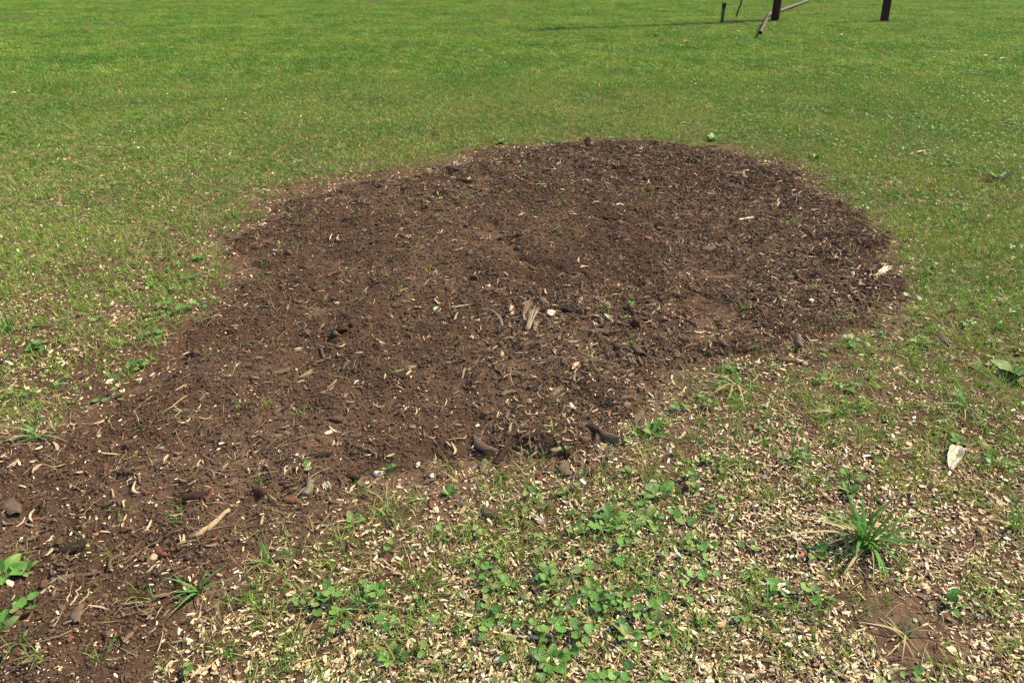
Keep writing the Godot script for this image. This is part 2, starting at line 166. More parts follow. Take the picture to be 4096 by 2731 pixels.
	["bark", -1.432, -2.648, 0.073, 0.014, 0.807, "dark", 0, "bark_piece", "bark", "dark charred looking bark strip on left soil"],
	["stick", -1.319, -2.147, 0.284, 0.005, -1.555, "tan", 0, "root_piece", "root", "long pale root lying on soil at left"],
	["stone", -1.029, -2.02, 0.039, 0.022, 0, "s_brown", 0, "stone", "stone", "rounded brown stone on the lower left soil"],
	["bark", -0.867, -2.033, 0.065, 0.013, 0.426, "grey", 0, "bark_piece", "bark", "split grey brown bark strip on lower left soil"],
	["stone", -0.765, -2.291, 0.027, 0.018, 0, "s_tan", 0, "stone", "stone", "pale flat stone with upright chip in left middle soil"],
	["stone", -0.674, -2.126, 0.058, 0.035, 0, "soil_stone", 0, "stone", "stone", "wide flat soil coloured stone in left middle"],
	["stone", -1.278, -1.957, 0.027, 0.015, 0, "blue", 0, "stone", "stone", "small blue grey pebble on the left soil"],
	["leaf", -1.55, -3.557, 0.047, 0.02, 0.452, "rust", 0, "fallen_leaf", "leaf", "rust brown dry leaf near weeds at left"],
	["bark", -1.535, -3.999, 0.114, 0.016, 1.157, "brown", 0, "bark_piece", "bark", "brown bark strip at the upper left rim"],
	["stick", -1.717, -4.041, 0.167, 0.013, 0.688, "brown", 0, "stick", "stick", "brown stick lying along the upper left rim"],
	["bark", -1.316, -1.467, 0.078, 0.029, 0.393, "dark", 0.022, "bark_piece", "bark", "thick dark bark log half sunk in lower left soil"],
	["bark", -1.61, -1.636, 0.076, 0.036, -0.828, "brown", 0, "bark_piece", "bark", "broad flat brown bark lump at the far left"],
	["bark", -1.029, -1.663, 0.065, 0.025, 0.16, "dark", 0, "bark_piece", "bark", "dark log piece with a pale broken end lower left"],
	["splinter", -1.063, -1.665, 0.03, 0.011, 0.758, "white", 0, "wood_splinter", "wood splinter", "white broken splinter at the end of the dark log piece"],
	["bark", -0.991, -1.684, 0.063, 0.01, 1.636, "red", 0, "bark_piece", "bark", "reddish bark strip right of the dark log piece"],
	["stick", -0.935, -1.562, 0.131, 0.019, 1.049, "tan", 0, "stick", "stick", "long peeled tan stick in the lower left soil"],
	["stick", -0.967, -1.51, 0.043, 0.017, 0.969, "brown", 0, "stick", "stick", "dark bark covered end beside the peeled tan stick"],
	["bark", -0.834, -1.707, 0.075, 0.028, -0.639, "rustdark", 0.02, "bark_piece", "bark", "hollow cup shaped bark piece on the lower left rim"],
	["stick", -0.679, -1.727, 0.069, 0.029, 1.534, "s_grey", 0, "clay_fragment", "clay fragment", "grey broken clay pipe piece with orange tip"],
	["stone", -0.679, -1.757, 0.01, 0.009, 0, "orange", 0, "stone", "stone", "small orange clay crumb on top of the grey pipe piece"],
	["stone", -0.652, -1.711, 0.022, 0.028, 0, "s_brown", 0, "stone", "stone", "grey brown stone touching the clay pipe piece"],
	["bark", -0.723, -1.68, 0.055, 0.026, -0.171, "terracotta_d", 0, "bark_piece", "bark", "flat rusty red bark piece left of the clay pipe"],
	["splinter", -0.63, -1.758, 0.062, 0.019, -1.206, "white", 0, "wood_splinter", "wood splinter", "white frayed upright splinter right of the clay pipe"],
	["splinter", -0.708, -1.827, 0.049, 0.01, 1.412, "white", 0, "wood_splinter", "wood splinter", "white splinter behind the clay pipe piece"],
	["splinter", -0.784, -1.816, 0.056, 0.007, -1.172, "white", 0, "wood_splinter", "wood splinter", "slim white splinter left behind the clay pipe piece"],
	["splinter", -0.796, -1.605, 0.072, 0.008, 1.66, "pale", 0, "wood_splinter", "wood splinter", "pale slim stick standing in the lower left rim"],
	["splinter", -0.999, -1.821, 0.068, 0.014, 1.111, "grey", 0, "wood_splinter", "wood splinter", "long grey splinter on lower left soil"],
	["splinter", -0.934, -1.745, 0.04, 0.014, 0.977, "grey", 0, "wood_splinter", "wood splinter", "grey flat splinter near the hollow cup bark"],
	["bark", -1.308, -1.377, 0.059, 0.018, 0.282, "grey", 0, "bark_piece", "bark", "grey topped flat bark piece near the left weeds"],
	["bark", -1.245, -1.391, 0.071, 0.01, 0.182, "brown", 0, "bark_piece", "bark", "narrow brown strip right of the grey topped bark"],
	["stick", -1.194, -1.466, 0.124, 0.012, 1.729, "brown", 0, "stick", "stick", "long brown stick pointing away in lower left soil"],
	["chunk", -1.074, -1.451, 0.024, 0.035, 0, "pale", 0, "wood_chunk", "wood chunk", "pale fungus like wood chunk in lower left soil"],
	["bark", -1.057, -1.465, 0.055, 0.018, -0.671, "red", 0, "bark_piece", "bark", "red brown block touching the pale fungus like chunk"],
	["stone", -0.969, -1.445, 0.026, 0.026, 0, "purple", 0, "stone", "stone", "purple brown stone on lower left soil"],
	["stone", -1.107, -1.443, 0.027, 0.017, 0, "s_brown", 0, "stone", "stone", "low brown stone left of the fungus like chunk"],
	["chunk", -1.281, -1.522, 0.022, 0.016, 0, "terracotta", 0, "wood_chunk", "wood chunk", "orange red wood bit beside the thick dark log"],
	["stick", -1.004, -1.289, 0.16, 0.005, 0.227, "tan", 0, "root_piece", "root", "long wavy pale root on bare soil bottom left"],
	["stick", -1.223, -1.298, 0.066, 0.006, 1.641, "tan", 0, "twig", "twig", "pale forked twig on bare soil bottom left"],
	["stick", -1.2, -1.301, 0.055, 0.004, 1.535, "tan", 0, "twig", "twig", "thinner pale twig parallel to the forked one"],
	["clod", -1.042, -1.299, 0.021, 0.016, 0, "soil", 0, "soil_clod", "soil clod", "round dark clod above the long wavy root"],
	["stone", -1.262, -1.077, 0.025, 0.019, 0, "purple", 0, "stone", "stone", "purplish stone in the bottom left corner"],
	["bark", -1.156, -1.154, 0.019, 0.012, 1.7, "terracotta_d", 0, "bark_piece", "bark", "small red brown flake on bottom left soil"],
	["bark", -1.08, -1.991, 0.072, 0.007, 0.102, "brown", 0, "bark_piece", "bark", "thin brown splinter beside the long pale root"],
	["bark", -0.698, -1.889, 0.113, 0.018, 0.244, "dark", 0, "bark_piece", "bark", "dark bark ridge behind the white splinters"],
	["bark", -0.559, -1.816, 0.079, 0.016, -0.512, "dark", 0, "bark_piece", "bark", "dark bark piece left of the large white chunk"],
	["stone", -0.161, -1.681, 0.051, 0.033, 0, "s_brown", 0, "stone", "stone", "large brown stone lying in grass below the soil rim"],
	["bark", -0.074, -1.638, 0.051, 0.037, -0.044, "purple", 0, "bark_piece", "bark", "dark purple brown bark plate in the foreground grass"],
	["bark", -0.264, -1.693, 0.059, 0.018, 1.446, "terracotta_d", 0, "bark_piece", "bark", "cone shaped red brown bark scrap in the foreground grass"],
	["splinter", 0.082, -1.62, 0.079, 0.016, -0.947, "white", 0, "wood_splinter", "wood splinter", "white splintered wood stick in the foreground weeds"],
	["stone", 0.253, -1.411, 0.033, 0.027, 0, "s_brown", 0, "stone", "stone", "wrinkled brown walnut like stone among chips"],
	["bark", -0.07, -1.405, 0.05, 0.025, 0.385, "speckled", 0, "bark_piece", "bark", "dark speckled bark scrap in the foreground weeds"],
	["leaf", -0.14, -1.31, 0.026, 0.014, -0.864, "whiteleaf", 0, "fallen_leaf", "leaf", "small white dry leaf in the foreground grass"],
	["bark", 0.093, -1.486, 0.043, 0.015, -0.827, "grey", 0, "bark_piece", "bark", "grey brown bark chip among the foreground weeds"],
	["leaf", 0.068, -1.331, 0.051, 0.019, -1.241, "dead", 0, "fallen_leaf", "leaf", "dead brown leaf below a long green blade"],
	["stick", 0.149, -1.51, 0.043, 0.012, -0.991, "brown", 0, "stick", "stick", "brown stick end poking from foreground chips"],
	["stick", -0.422, -1.483, 0.177, 0.004, -1.38, "tan", 0, "dry_stalk", "stalk", "tall thin dry stalk left in the foreground"],
	["bark", -0.471, -1.473, 0.026, 0.015, 0.429, "speckled", 0, "bark_piece", "bark", "black and white bark chip by the bare soil edge"],
	["chunk", -0.251, -1.228, 0.02, 0.023, 0, "pale", 0, "wood_chunk", "wood chunk", "pale fibrous wood block at the lower middle"],
	["leaf", 1.587, -1.912, 0.156, 0.045, 0.894, "bone", 0, "fallen_leaf", "leaf", "large pale wrinkled dead leaf on the right"],
	["leaf", 1.66, -1.951, 0.037, 0.024, -0.564, "pinkleaf", 0, "fallen_leaf", "leaf", "pinkish dry leaf touching the large pale one"],
	["leaf", 0.948, -1.889, 0.038, 0.021, 0.144, "dead", 0, "fallen_leaf", "leaf", "brown dry leaf on chips right of the weeds"],
	["bark", 1.408, -1.854, 0.053, 0.014, -1.166, "purple", 0, "bark_piece", "bark", "grey purple bark strip among chips on the right"],
	["leaf", 0.703, -1.613, 0.045, 0.014, 0.986, "bone", 0, "fallen_leaf", "leaf", "crumpled whitish leaf beside the weeds right of centre"],
	["stone", 0.741, -1.167, 0.025, 0.02, 0, "s_grey", 0, "stone", "stone", "grey stone half hidden in bottom right chips"],
	["stone", 1.311, -1.157, 0.021, 0.02, 0, "s_brown", 0, "stone", "stone", "brown round stone near the right bottom edge"],
	["stone", 1.437, -1.525, 0.023, 0.019, 0, "s_brown", 0, "stone", "stone", "brown stone lying in chips at the right"],
	["leaf", 0.971, -1.649, 0.046, 0.02, 0.356, "dead", 0, "fallen_leaf", "leaf", "dark curled leaf left of the big grass clump"],
	["splinter", 1.359, -1.242, 0.067, 0.008, 0.332, "pale", 0, "wood_splinter", "wood splinter", "pale stick near the right edge at the bottom"],
	["chunk", 1.094, -1.225, 0.011, 0.014, 0, "bone", 0, "wood_chunk", "wood chunk", "white chip on the dark bare spot bottom right"],
	["bark", 2.045, -2.812, 0.116, 0.031, -1.818, "brown", 0, "bark_piece", "bark", "brown bark slab in thin grass on the right"],
	["bark", 1.904, -2.854, 0.054, 0.019, -0.476, "brown", 0, "bark_piece", "bark", "bark strip with pale chip below on the right"],
	["stick", 1.882, -2.71, 0.087, 0.012, -0.21, "dark", 0, "stick", "stick", "dark stick lying in thin grass on the right"],
	["bark", 1.616, -1.828, 0.03, 0.012, -0.545, "purple", 0, "bark_piece", "bark", "purple bark strip at the right below the pale leaf"],
	["stick", 0.989, -1.784, 0.06, 0.007, -0.989, "tan", 0, "twig", "twig", "tan twig on the chips left of the grass clump"],
	["leaf", 2.911, -15.114, 0.155, 0.061, 0.165, "dead", 0, "fallen_leaf", "leaf", "brown curled leaf on the lawn left of the pipe end"],
	["leaf", 2.989, -14.725, 0.1, 0.045, 0.149, "rust", 0, "fallen_leaf", "leaf", "small rusty leaf right of the brown curled one"],
	["leaf", 3.34, -14.178, 0.128, 0.057, 0.227, "pinkleaf", 0, "fallen_leaf", "leaf", "pale pinkish leaf on the lawn below the short standing pipe"],
	["leaf", 4.91, -16.122, 0.066, 0.054, 0.165, "bone", 0, "fallen_leaf", "leaf", "white scrap on the lawn below the leaning stake"],
	["leaf", 4.458, -14.725, 0.061, 0.05, 0.245, "bone", 0, "fallen_leaf", "leaf", "white scrap nearer than the other below the stake"],
	["leaf", 4.347, -13.189, 0.063, 0.045, 0.142, "bone", 0, "fallen_leaf", "leaf", "white scrap in front of the pipe mouth"],
	["leaf", 6.868, -15.452, 0.157, 0.062, 0.133, "whiteleaf", 0, "fallen_leaf", "leaf", "grey white leaf on the lawn between the two posts"],
	["leaf", 6.591, -15.804, 0.086, 0.053, 0.185, "greyleaf", 0, "fallen_leaf", "leaf", "grey leaf left of the grey white one between the posts"],
	["leaf", 9.056, -22.265, 0.163, 0.059, 0.136, "orange", 0, "fallen_leaf", "leaf", "orange leaf on far lawn right of the tall post"],
	["leaf", 7.861, -12.159, 0.084, 0.05, 0.149, "bone", 0, "fallen_leaf", "leaf", "white leaf on the lawn at the upper right"],
	["leaf", 7.947, -11.858, 0.083, 0.049, 0.197, "whiteleaf", 0, "fallen_leaf", "leaf", "second white leaf near the upper right edge"],
	["leaf", 7.033, -11.943, 0.08, 0.057, 0.418, "dead", 0, "fallen_leaf", "leaf", "brown curled leaf on the lawn left of the white ones"],
	["leaf", 7.363, -12.856, 0.068, 0.039, 0.261, "dead", 0, "fallen_leaf", "leaf", "small dark leaf above the brown curled one"],
	["leaf", 6.942, -12.028, 0.062, 0.037, 0.133, "whiteleaf", 0, "fallen_leaf", "leaf", "pale scrap left of the brown curled leaf upper right"],
	["leaf", 2.435, -9.521, 0.047, 0.033, 0.785, "bone", 0, "fallen_leaf", "leaf", "white scrap on the lawn above the soil patch"],
	["leaf", 3.66, -11.02, 0.059, 0.045, 0.695, "dead", 0, "fallen_leaf", "leaf", "dark brown leaf on the lawn right of the white scrap"],
	["leaf", 2.204, -8.027, 0.092, 0.04, 0.124, "rust", 0, "fallen_leaf", "leaf", "rust brown leaf on the lawn just above the soil"],
	["leaf", 1.796, -7.318, 0.069, 0.037, 0.153, "pinkleaf", 0, "fallen_leaf", "leaf", "tan leaf on the lawn beside the top rim of the soil"],
	["leaf", 3.001, -5.301, 0.049, 0.032, 0.927, "pinkleaf", 0, "fallen_leaf", "leaf", "pale leaf in the lawn right of the soil"],
	["leaf", 3.657, -6.118, 0.118, 0.027, 0.328, "tanleaf", 0, "fallen_leaf", "leaf", "long tan leaf in the lawn at the right"],
	["leaf", -2.844, -7.491, 0.069, 0.043, 0.273, "pinkleaf", 0, "fallen_leaf", "leaf", "tan pink leaf on the lawn at the left"],
	["leaf", -6.185, -8.854, 0.077, 0.05, 0.245, "bone", 0, "fallen_leaf", "leaf", "white pebble like scrap at the far left lawn"],
	["leaf", -6.074, -8.987, 0.054, 0.044, 0.359, "pinkleaf", 0, "fallen_leaf", "leaf", "pinkish scrap right of the white one far left"],
	["leaf", -8.925, -13.864, 0.177, 0.047, 0.654, "dead", 0, "fallen_leaf", "leaf", "small dark leaf on the upper left lawn"],
	["leaf", -7.093, -20.515, 0.069, 0.054, 0.197, "bone", 0, "fallen_leaf", "leaf", "tiny white scrap on the far left lawn"],
	["leaf", -2.731, -9.615, 0.072, 0.033, 0.588, "dead", 0, "fallen_leaf", "leaf", "dark leaf on the lawn left of middle"],
	["stick", -5.28, -10.518, 0.104, 0.018, -0.637, "pale", 0, "twig", "twig", "pale straight twig on the upper left lawn"],
	["stick", -4.225, -10.241, 0.054, 0.014, -0.405, "pale", 0, "twig", "twig", "short pale twig on the lawn right of the longer one"],
	["bark", 3.894, -5.353, 0.411, 0.036, 0.614, "dark", 0, "bark_piece", "bark", "dark twisted bark scrap in the lawn near right edge"],
	["bark", -1.322, -6.768, 0.039, 0.039, 0.903, "dark", 0, "bark_piece", "bark", "dark bark scrap on the lawn above the left rim"],
	["bark", -0.747, -6.774, 0.122, 0.039, 1.508, "dark", 0, "bark_piece", "bark", "black bark scrap standing in grass above the rim"],
]
# weeds: shape, x, z, spread, label
var weeds := [
	["broad", 0.497, -1.729, 0.101, "broad leaved green plant right of centre in the chips"],
	["lobed", 0.304, -1.575, 0.119, "bright green lobed leaf plant in the middle foreground"],
	["broad", 0.444, -1.613, 0.08, "dark green plant just right of the lobed plant"],
	["long", 0.121, -1.355, 0.08, "long narrow leaf plant in the foreground"],
	["ivy", 0.091, -1.167, 0.099, "largest round leaved ground ivy at the bottom middle"],
	["broad", 0.098, -1.102, 0.084, "pointed leaf plant at the very bottom middle"],
	["broad", 0.311, -1.178, 0.073, "shaded ovate leaf plant at the bottom right of middle"],
	["broad", 0.77, -1.337, 0.072, "lone pointed plantain leaf pair among chips"],
	["broad", 0.694, -1.373, 0.051, "upright small plantain left of the lone pair"],
	["ivy", 0.565, -1.396, 0.088, "ground ivy cluster with crinkled leaf right of middle"],
	["lobed", 1.222, -1.28, 0.07, "pale lobed dandelion like plant bottom right"],
	["broad", 2.18, -2.501, 0.141, "broad grey green plant at the right edge"],
	["ivy", 1.397, -2.373, 0.115, "round leaved ivy cluster on the right below the soil"],
	["ivy", 1.773, -2.813, 0.095, "green ivy leaves at the right rim of the soil"],
	["ivy", 1.587, -2.726, 0.093, "round ivy leaf left of the right rim cluster"],
	["broad", -1.481, -1.378, 0.11, "grey green plantain cut off by the left edge"],
	["broad", -1.426, -1.396, 0.066, "upright leaf right of the left edge plantain"],
	["ivy", -1.33, -1.257, 0.076, "round green leaf plant at the lower left edge"],
	["broad", -1.365, -1.194, 0.074, "low leaf plant in the bottom left"],
	["ivy", -1.723, -3.061, 0.19, "dense green weed clump at the left soil edge"],
	["ivy", -1.696, -2.82, 0.119, "green weed below the dense left clump"],
	["ivy", -1.795, -2.957, 0.111, "dark green weed left of the dense clump"],
	["ivy", -1.636, -2.542, 0.099, "weed on bare ground left of the soil"],
	["ivy", -1.631, -2.293, 0.092, "low weed beside the smooth tyre like track"],
	["ivy", -1.6, -3.119, 0.09, "small green weed at the tip of the left clump"],
	["broad", 1.925, -6.633, 0.168, "grey green plantain at the top right rim"],
	["broad", -0.09, -6.537, 0.118, "dark plant at the top rim"],
	["ivy", 0.36, -6.537, 0.142, "ivy leaves overhanging the top rim"],
	["ivy", 0.961, -6.614, 0.143, "ivy leaves along the middle of the top rim"],
	["ivy", 2.489, -4.673, 0.124, "ivy at the right upper rim"],
	["long", 3.854, -5.301, 0.217, "long leaf weed lying in the right lawn"],
	["ivy", -0.811, -1.077, 0.038, "single round ivy leaf at the bottom left of middle"],
	["lobed", 2.664, -6.004, 0.132, "pale leaf weed in the lawn above the right rim"],
	["ivy", -0.698, -1.816, 0.035, "tiny green sprig behind the clay pipe piece"],
	["ivy", 0.193, -1.941, 0.045, "little rosette on the heap by the flat stone"],
	["ivy", 0.599, -3.077, 0.076, "torn green sprig right of the central splinters"],
	["ivy", 0.462, -3.042, 0.063, "small torn leaf plant above the tan pebble"],
	["ivy", -0.427, -1.836, 0.035, "sprig near the large white wood chunk"],
	["broad", 1.923, -2.772, 0.094, "grey leaf plant in thin grass on the right"],
	["broad", 1.133, -1.729, 0.076, "narrow leaf weed above the big grass clump"],
	["ivy", -0.049, -1.36, 0.087, "three leaf ivy in the lower middle grass"],
	["ivy", 0.551, -1.482, 0.084, "green ivy patch right of the lobed plant"],
	["ivy", 0.524, -1.608, 0.08, "ivy strip between the broad plant and grass"],
	["ivy", 0.664, -1.652, 0.074, "low ivy beside the whitish leaf"],
	["broad", -0.209, -1.729, 0.059, "green sprig beside the large brown stone"],
	["ivy", 0.077, -1.699, 0.058, "ivy under the red wood block at the rim"],
	["ivy", 0.737, -1.492, 0.061, "ivy leaf by the long shadowed grass right of middle"],
]
# grass clumps: x, z, height, blades, label
var clumps := [
	[1.078, -1.492, 0.184, 64, "big upright grass clump in chips on the right"],
	[-0.723, -1.424, 0.082, 14, "small upright grass clump on the lower left soil edge"],
	[-0.887, -1.316, 0.092, 16, "arching grass clump at the bottom left soil edge"],
	[-1.282, -1.148, 0.072, 12, "thin grass clump in the bottom left corner"],
	[-0.417, -1.273, 0.091, 20, "dark green grass clump in the lower left chips"],
	[1.001, -1.889, 0.107, 16, "thin grass clump left of the big one"],
	[0.931, -2.365, 0.115, 16, "dry and green grass clump at the lower soil rim"],
	[1.035, -1.178, 0.073, 16, "dry grass clump on the dark bare spot"],
	[1.809, -2.223, 0.12, 16, "bright grass clump at the right edge area"],
	[1.253, -2.157, 0.107, 16, "grass clump among the right hand weeds"],
	[-2.408, -2.856, 0.144, 12, "blurred grass clump at the far left"],
	[-1.779, -2.032, 0.122, 20, "matted grass clump at the left edge"],
	[-0.676, -1.747, 0.059, 10, "dry grass wisps behind the clay pipe"],
	[0.394, -1.324, 0.078, 14, "long bladed grass clump right of middle bottom"],
	[0.703, -1.265, 0.083, 14, "flattened grass clump bottom right of middle"],
	[1.588, -1.564, 0.103, 14, "grass clump on the right edge"],
	[-0.134, -1.443, 0.068, 14, "grass clump in the middle foreground"],
]

# tones of matter, linear
var tones := {
	"dark": Color(.040, .025, .017), "brown": Color(.120, .082, .057), "grey": Color(.16, .125, .09), "tan": Color(.36, .26, .155), "pale": Color(.46, .37, .245),
	"white": Color(.60, .53, .41), "bone": Color(.50, .45, .36), "red": Color(.14, .055, .034), "rustdark": Color(.07, .035, .022), "terracotta": Color(.30, .12, .075), "terracotta_d": Color(.15, .072, .046),
	"orange": Color(.42, .15, .06), "orange_tan": Color(.52, .34, .2), "pink": Color(.45, .31, .23), "purple": Color(.085, .055, .05), "speckled": Color(.1, .095, .085), "soil": Color(.058, .034, .022),
	"soil_stone": Color(.085, .056, .038), "s_brown": Color(.115, .078, .053), "s_tan": Color(.24, .175, .115), "s_grey": Color(.18, .15, .115), "blue": Color(.2, .22, .22),
	"dead": Color(.12, .08, .055), "rust": Color(.24, .11, .055), "greyleaf": Color(.34, .33, .3), "whiteleaf": Color(.5, .46, .4), "pinkleaf": Color(.42, .28, .2), "tanleaf": Color(.4, .32, .2),
	"green": Color(.10, .22, .05), "mint": Color(.19, .3, .13),
}
var rng := RandomNumberGenerator.new()
var n_big := FastNoiseLite.new()
var n_mid := FastNoiseLite.new()
var n_fine := FastNoiseLite.new()
var n_grit := FastNoiseLite.new()
var n_tint := FastNoiseLite.new()
# cover maps over the near ground
const MX := -9.0
const MZ := -12.0
const MC := 0.1
const MW := 181
const MH := 125
var maps: Array[PackedFloat32Array] = []
var sdf := PackedFloat32Array()
var ball: Array = []
var M := {}
var taken := {}

func _ready() -> void:
	var cam := Camera3D.new()
	cam.name = "camera"
	cam.position = Vector3(0, 1.6, 0)
	cam.rotation_degrees = Vector3(-30, 0, 0)
	cam.fov = 53.14
	cam.near = 0.05
	cam.far = 600.0
	add_child(cam)
	cam.make_current()
	var sky_mat := ProceduralSkyMaterial.new()
	sky_mat.sky_top_color = Color(.57, .66, .77)
	sky_mat.sky_horizon_color = Color(.86, .88, .89)
	sky_mat.sky_curve = 0.16
	sky_mat.ground_horizon_color = Color(.55, .58, .5)
	sky_mat.ground_bottom_color = Color(.2, .22, .14)
	sky_mat.energy_multiplier = 0.85
	var sky := Sky.new()
	sky.sky_material = sky_mat
	var env := Environment.new()
	env.background_mode = Environment.BG_SKY
	env.sky = sky
	env.tonemap_mode = Environment.TONE_MAPPER_LINEAR
	env.tonemap_exposure = 2.55
	env.sdfgi_enabled = true
	env.ssao_enabled = true
	env.ssil_enabled = true
	var we := WorldEnvironment.new()
	we.name = "environment"
	we.environment = env
	add_child(we)
	var sun := DirectionalLight3D.new()
	sun.name = "sun"
	sun.light_energy = 1.55
	sun.light_color = Color(1.0, .93, .82)
	sun.light_angular_distance = 1.2
	sun.shadow_enabled = true
	add_child(sun)
	var to_sun := Vector3(.94 * cos(deg_to_rad(47.0)), sin(deg_to_rad(47.0)), -.34 * cos(deg_to_rad(47.0)))
	sun.look_at_from_position(to_sun * 30.0, Vector3.ZERO)

	rng.seed = 20240611
	set_noise(n_big, 11, .35, 3)
	set_noise(n_mid, 23, 2.6, 3)
	set_noise(n_fine, 37, 13.0, 3)
	set_noise(n_grit, 41, 34.0, 2)
	set_noise(n_tint, 53, .55, 4)
	make_maps()
	make_materials()
	ball = icosphere(2)
	build_ground()
	build_soil()
	build_grass()
	build_litter()
	build_posts()
	build_finds()
	build_weeds()
	build_clumps()
	build_loose_pieces()

func set_noise(n: FastNoiseLite, s: int, f: float, o: int) -> void:
	n.seed = s
	n.noise_type = FastNoiseLite.TYPE_SIMPLEX_SMOOTH
	n.frequency = f
	n.fractal_octaves = o

# ---------------------------------------------------------------- maps
func make_maps() -> void:
	var k := 6
	for i in k:
		var a := PackedFloat32Array()
		a.resize(MW * MH)
		maps.append(a)
	sdf.resize(MW * MH)
	var np := cover.size()
	var px := PackedFloat32Array()
	var pz := PackedFloat32Array()
	var pr := PackedFloat32Array()
	for p in cover:
		px.append(p[0])
		pz.append(p[1])
		var r: float = .075 * (absf(p[1]) + .9)
		pr.append(1.0 / (r * r))
	var m := soil_outline.size()
	for j in MH:
		var z := MZ + j * MC
		for i in MW:
			var x := MX + i * MC
			var sum := 0.0
			var acc := PackedFloat32Array([0, 0, 0, 0, 0, 0])
			for q in np:
				var dx := x - px[q]
				var dz := (z - pz[q]) * .8
				var d2 := (dx * dx + dz * dz) * pr[q]
				var w := 1.0 / (.04 + d2 * d2)
				if w < .0005:
					continue
				sum += w
				var p: Array = cover[q]
				for c in k:
					acc[c] += w * p[c + 2]
			if sum > 0.0:
				for c in k:
					maps[c][j * MW + i] = acc[c] / sum
			else:
				maps[0][j * MW + i] = 1.0
				maps[1][j * MW + i] = .15
			# distance to the outline of the soil, positive inside
			var best := 1e9
			var inside := false
			var b := soil_outline[m - 1]
			for e in m:
				var a := soil_outline[e]
				var ab := b - a
				var ap := Vector2(x - a.x, z - a.y)
				var t := clampf(ap.dot(ab) / ab.length_squared(), 0.0, 1.0)
				best = minf(best, (ap - ab * t).length_squared())
				if (a.y > z) != (b.y > z) and x < (b.x - a.x) * (z - a.y) / (b.y - a.y) + a.x:
					inside = not inside
				b = a
			sdf[j * MW + i] = sqrt(best) * (1.0 if inside else -1.0)

func smp(a: PackedFloat32Array, x: float, z: float) -> float:
	var u := clampf((x - MX) / MC, 0.0, MW - 1.001)
	var v := clampf((z - MZ) / MC, 0.0, MH - 1.001)
	var i := int(u)
	var j := int(v)
	u -= i
	v -= j
	var o := j * MW + i
	return lerpf(lerpf(a[o], a[o + 1], u), lerpf(a[o + MW], a[o + MW + 1], u), v)

func soil_d(x: float, z: float) -> float:
	return smp(sdf, x, z) + n_mid.get_noise_2d(x * .8 + 31.0, z * .8) * .12

func lawn_h(x: float, z: float) -> float:
	return n_big.get_noise_2d(x, z) * .03 + n_mid.get_noise_2d(x, z) * .006

func soil_h(x: float, z: float, d: float) -> float:
	var rough := .45 + smp(maps[3], x, z) * .9
	var h := smoothstep(-.06, .16, d) * .05 - .03 + n_big.get_noise_2d(x, z) * .03
	var inn := smoothstep(-.02, .2, d)
	h += n_mid.get_noise_2d(x + 7.0, z) * .036 * inn
	h += inn * rough * (n_fine.get_noise_2d(x, z) * .012 + n_grit.get_noise_2d(x, z) * .007)
	# shallow groove left by the machine, and a low hollow
	h -= .013 * inn * exp(-pow(seg_d(x, z, Vector2(-.18, -4.35), Vector2(.06, -3.68)) / .045, 2.0))
	h -= .015 * inn * exp(-pow(seg_d(x, z, Vector2(.06, -3.68), Vector2(.33, -3.52)) / .04, 2.0))
	h -= .03 * inn * exp(-(pow((x - .95) / .45, 2.0) + pow((z + 3.0) / .3, 2.0)))
	h += .035 * inn * exp(-(pow((x - .25) / .35, 2.0) + pow((z + 2.95) / .18, 2.0)))
	h += .03 * inn * exp(-(pow((x - .05) / .35, 2.0) + pow((z + 1.98) / .12, 2.0)))
	return h

func seg_d(x: float, z: float, a: Vector2, b: Vector2) -> float:
	var p := Vector2(x, z)
	var t := clampf((p - a).dot(b - a) / (b - a).length_squared(), 0.0, 1.0)
	return p.distance_to(a + (b - a) * t)

func top(x: float, z: float) -> float:
	var h := lawn_h(x, z)
	if z > -8.0:
		var d := soil_d(x, z)
		if d > -.2:
			h = maxf(h, soil_h(x, z, d))
	return h

# ---------------------------------------------------------------- materials
func noise_image(s: int, f: float, o: int, size: int, lo: Color, hi: Color) -> ImageTexture:
	var n := FastNoiseLite.new()
	set_noise(n, s, f, o)
	var im := n.get_seamless_image(size, size)
	im.convert(Image.FORMAT_RGB8)
	for y in size:
		for x in size:
			var v := im.get_pixel(x, y).r
			im.set_pixel(x, y, lo.lerp(hi, v))
	im.generate_mipmaps()
	return ImageTexture.create_from_image(im)

func normal_image(s: int, f: float, o: int, size: int, strength: float) -> ImageTexture:
	var n := FastNoiseLite.new()
	set_noise(n, s, f, o)
	var im := n.get_seamless_image(size, size)
	im.convert(Image.FORMAT_RGBA8)
	im.bump_map_to_normal_map(strength)
	im.generate_mipmaps()
	return ImageTexture.create_from_image(im)

func mat(called: String, rough: float, albedo: Texture2D = null, normal: Texture2D = null, scale := 1.0, back := Color.BLACK) -> StandardMaterial3D:
	var m := StandardMaterial3D.new()
	m.resource_name = called
	m.vertex_color_use_as_albedo = true
	m.roughness = rough
	m.metallic_specular = .3
	m.cull_mode = BaseMaterial3D.CULL_DISABLED
	if albedo:
		m.albedo_texture = albedo
	if normal:
		m.normal_enabled = true
		m.normal_texture = normal
		m.normal_scale = 1.0
	if albedo or normal:
		m.uv1_triplanar = true
		m.uv1_scale = Vector3.ONE * scale
	if back != Color.BLACK:
		m.backlight_enabled = true
		m.backlight = back
	M[called] = m
	return m

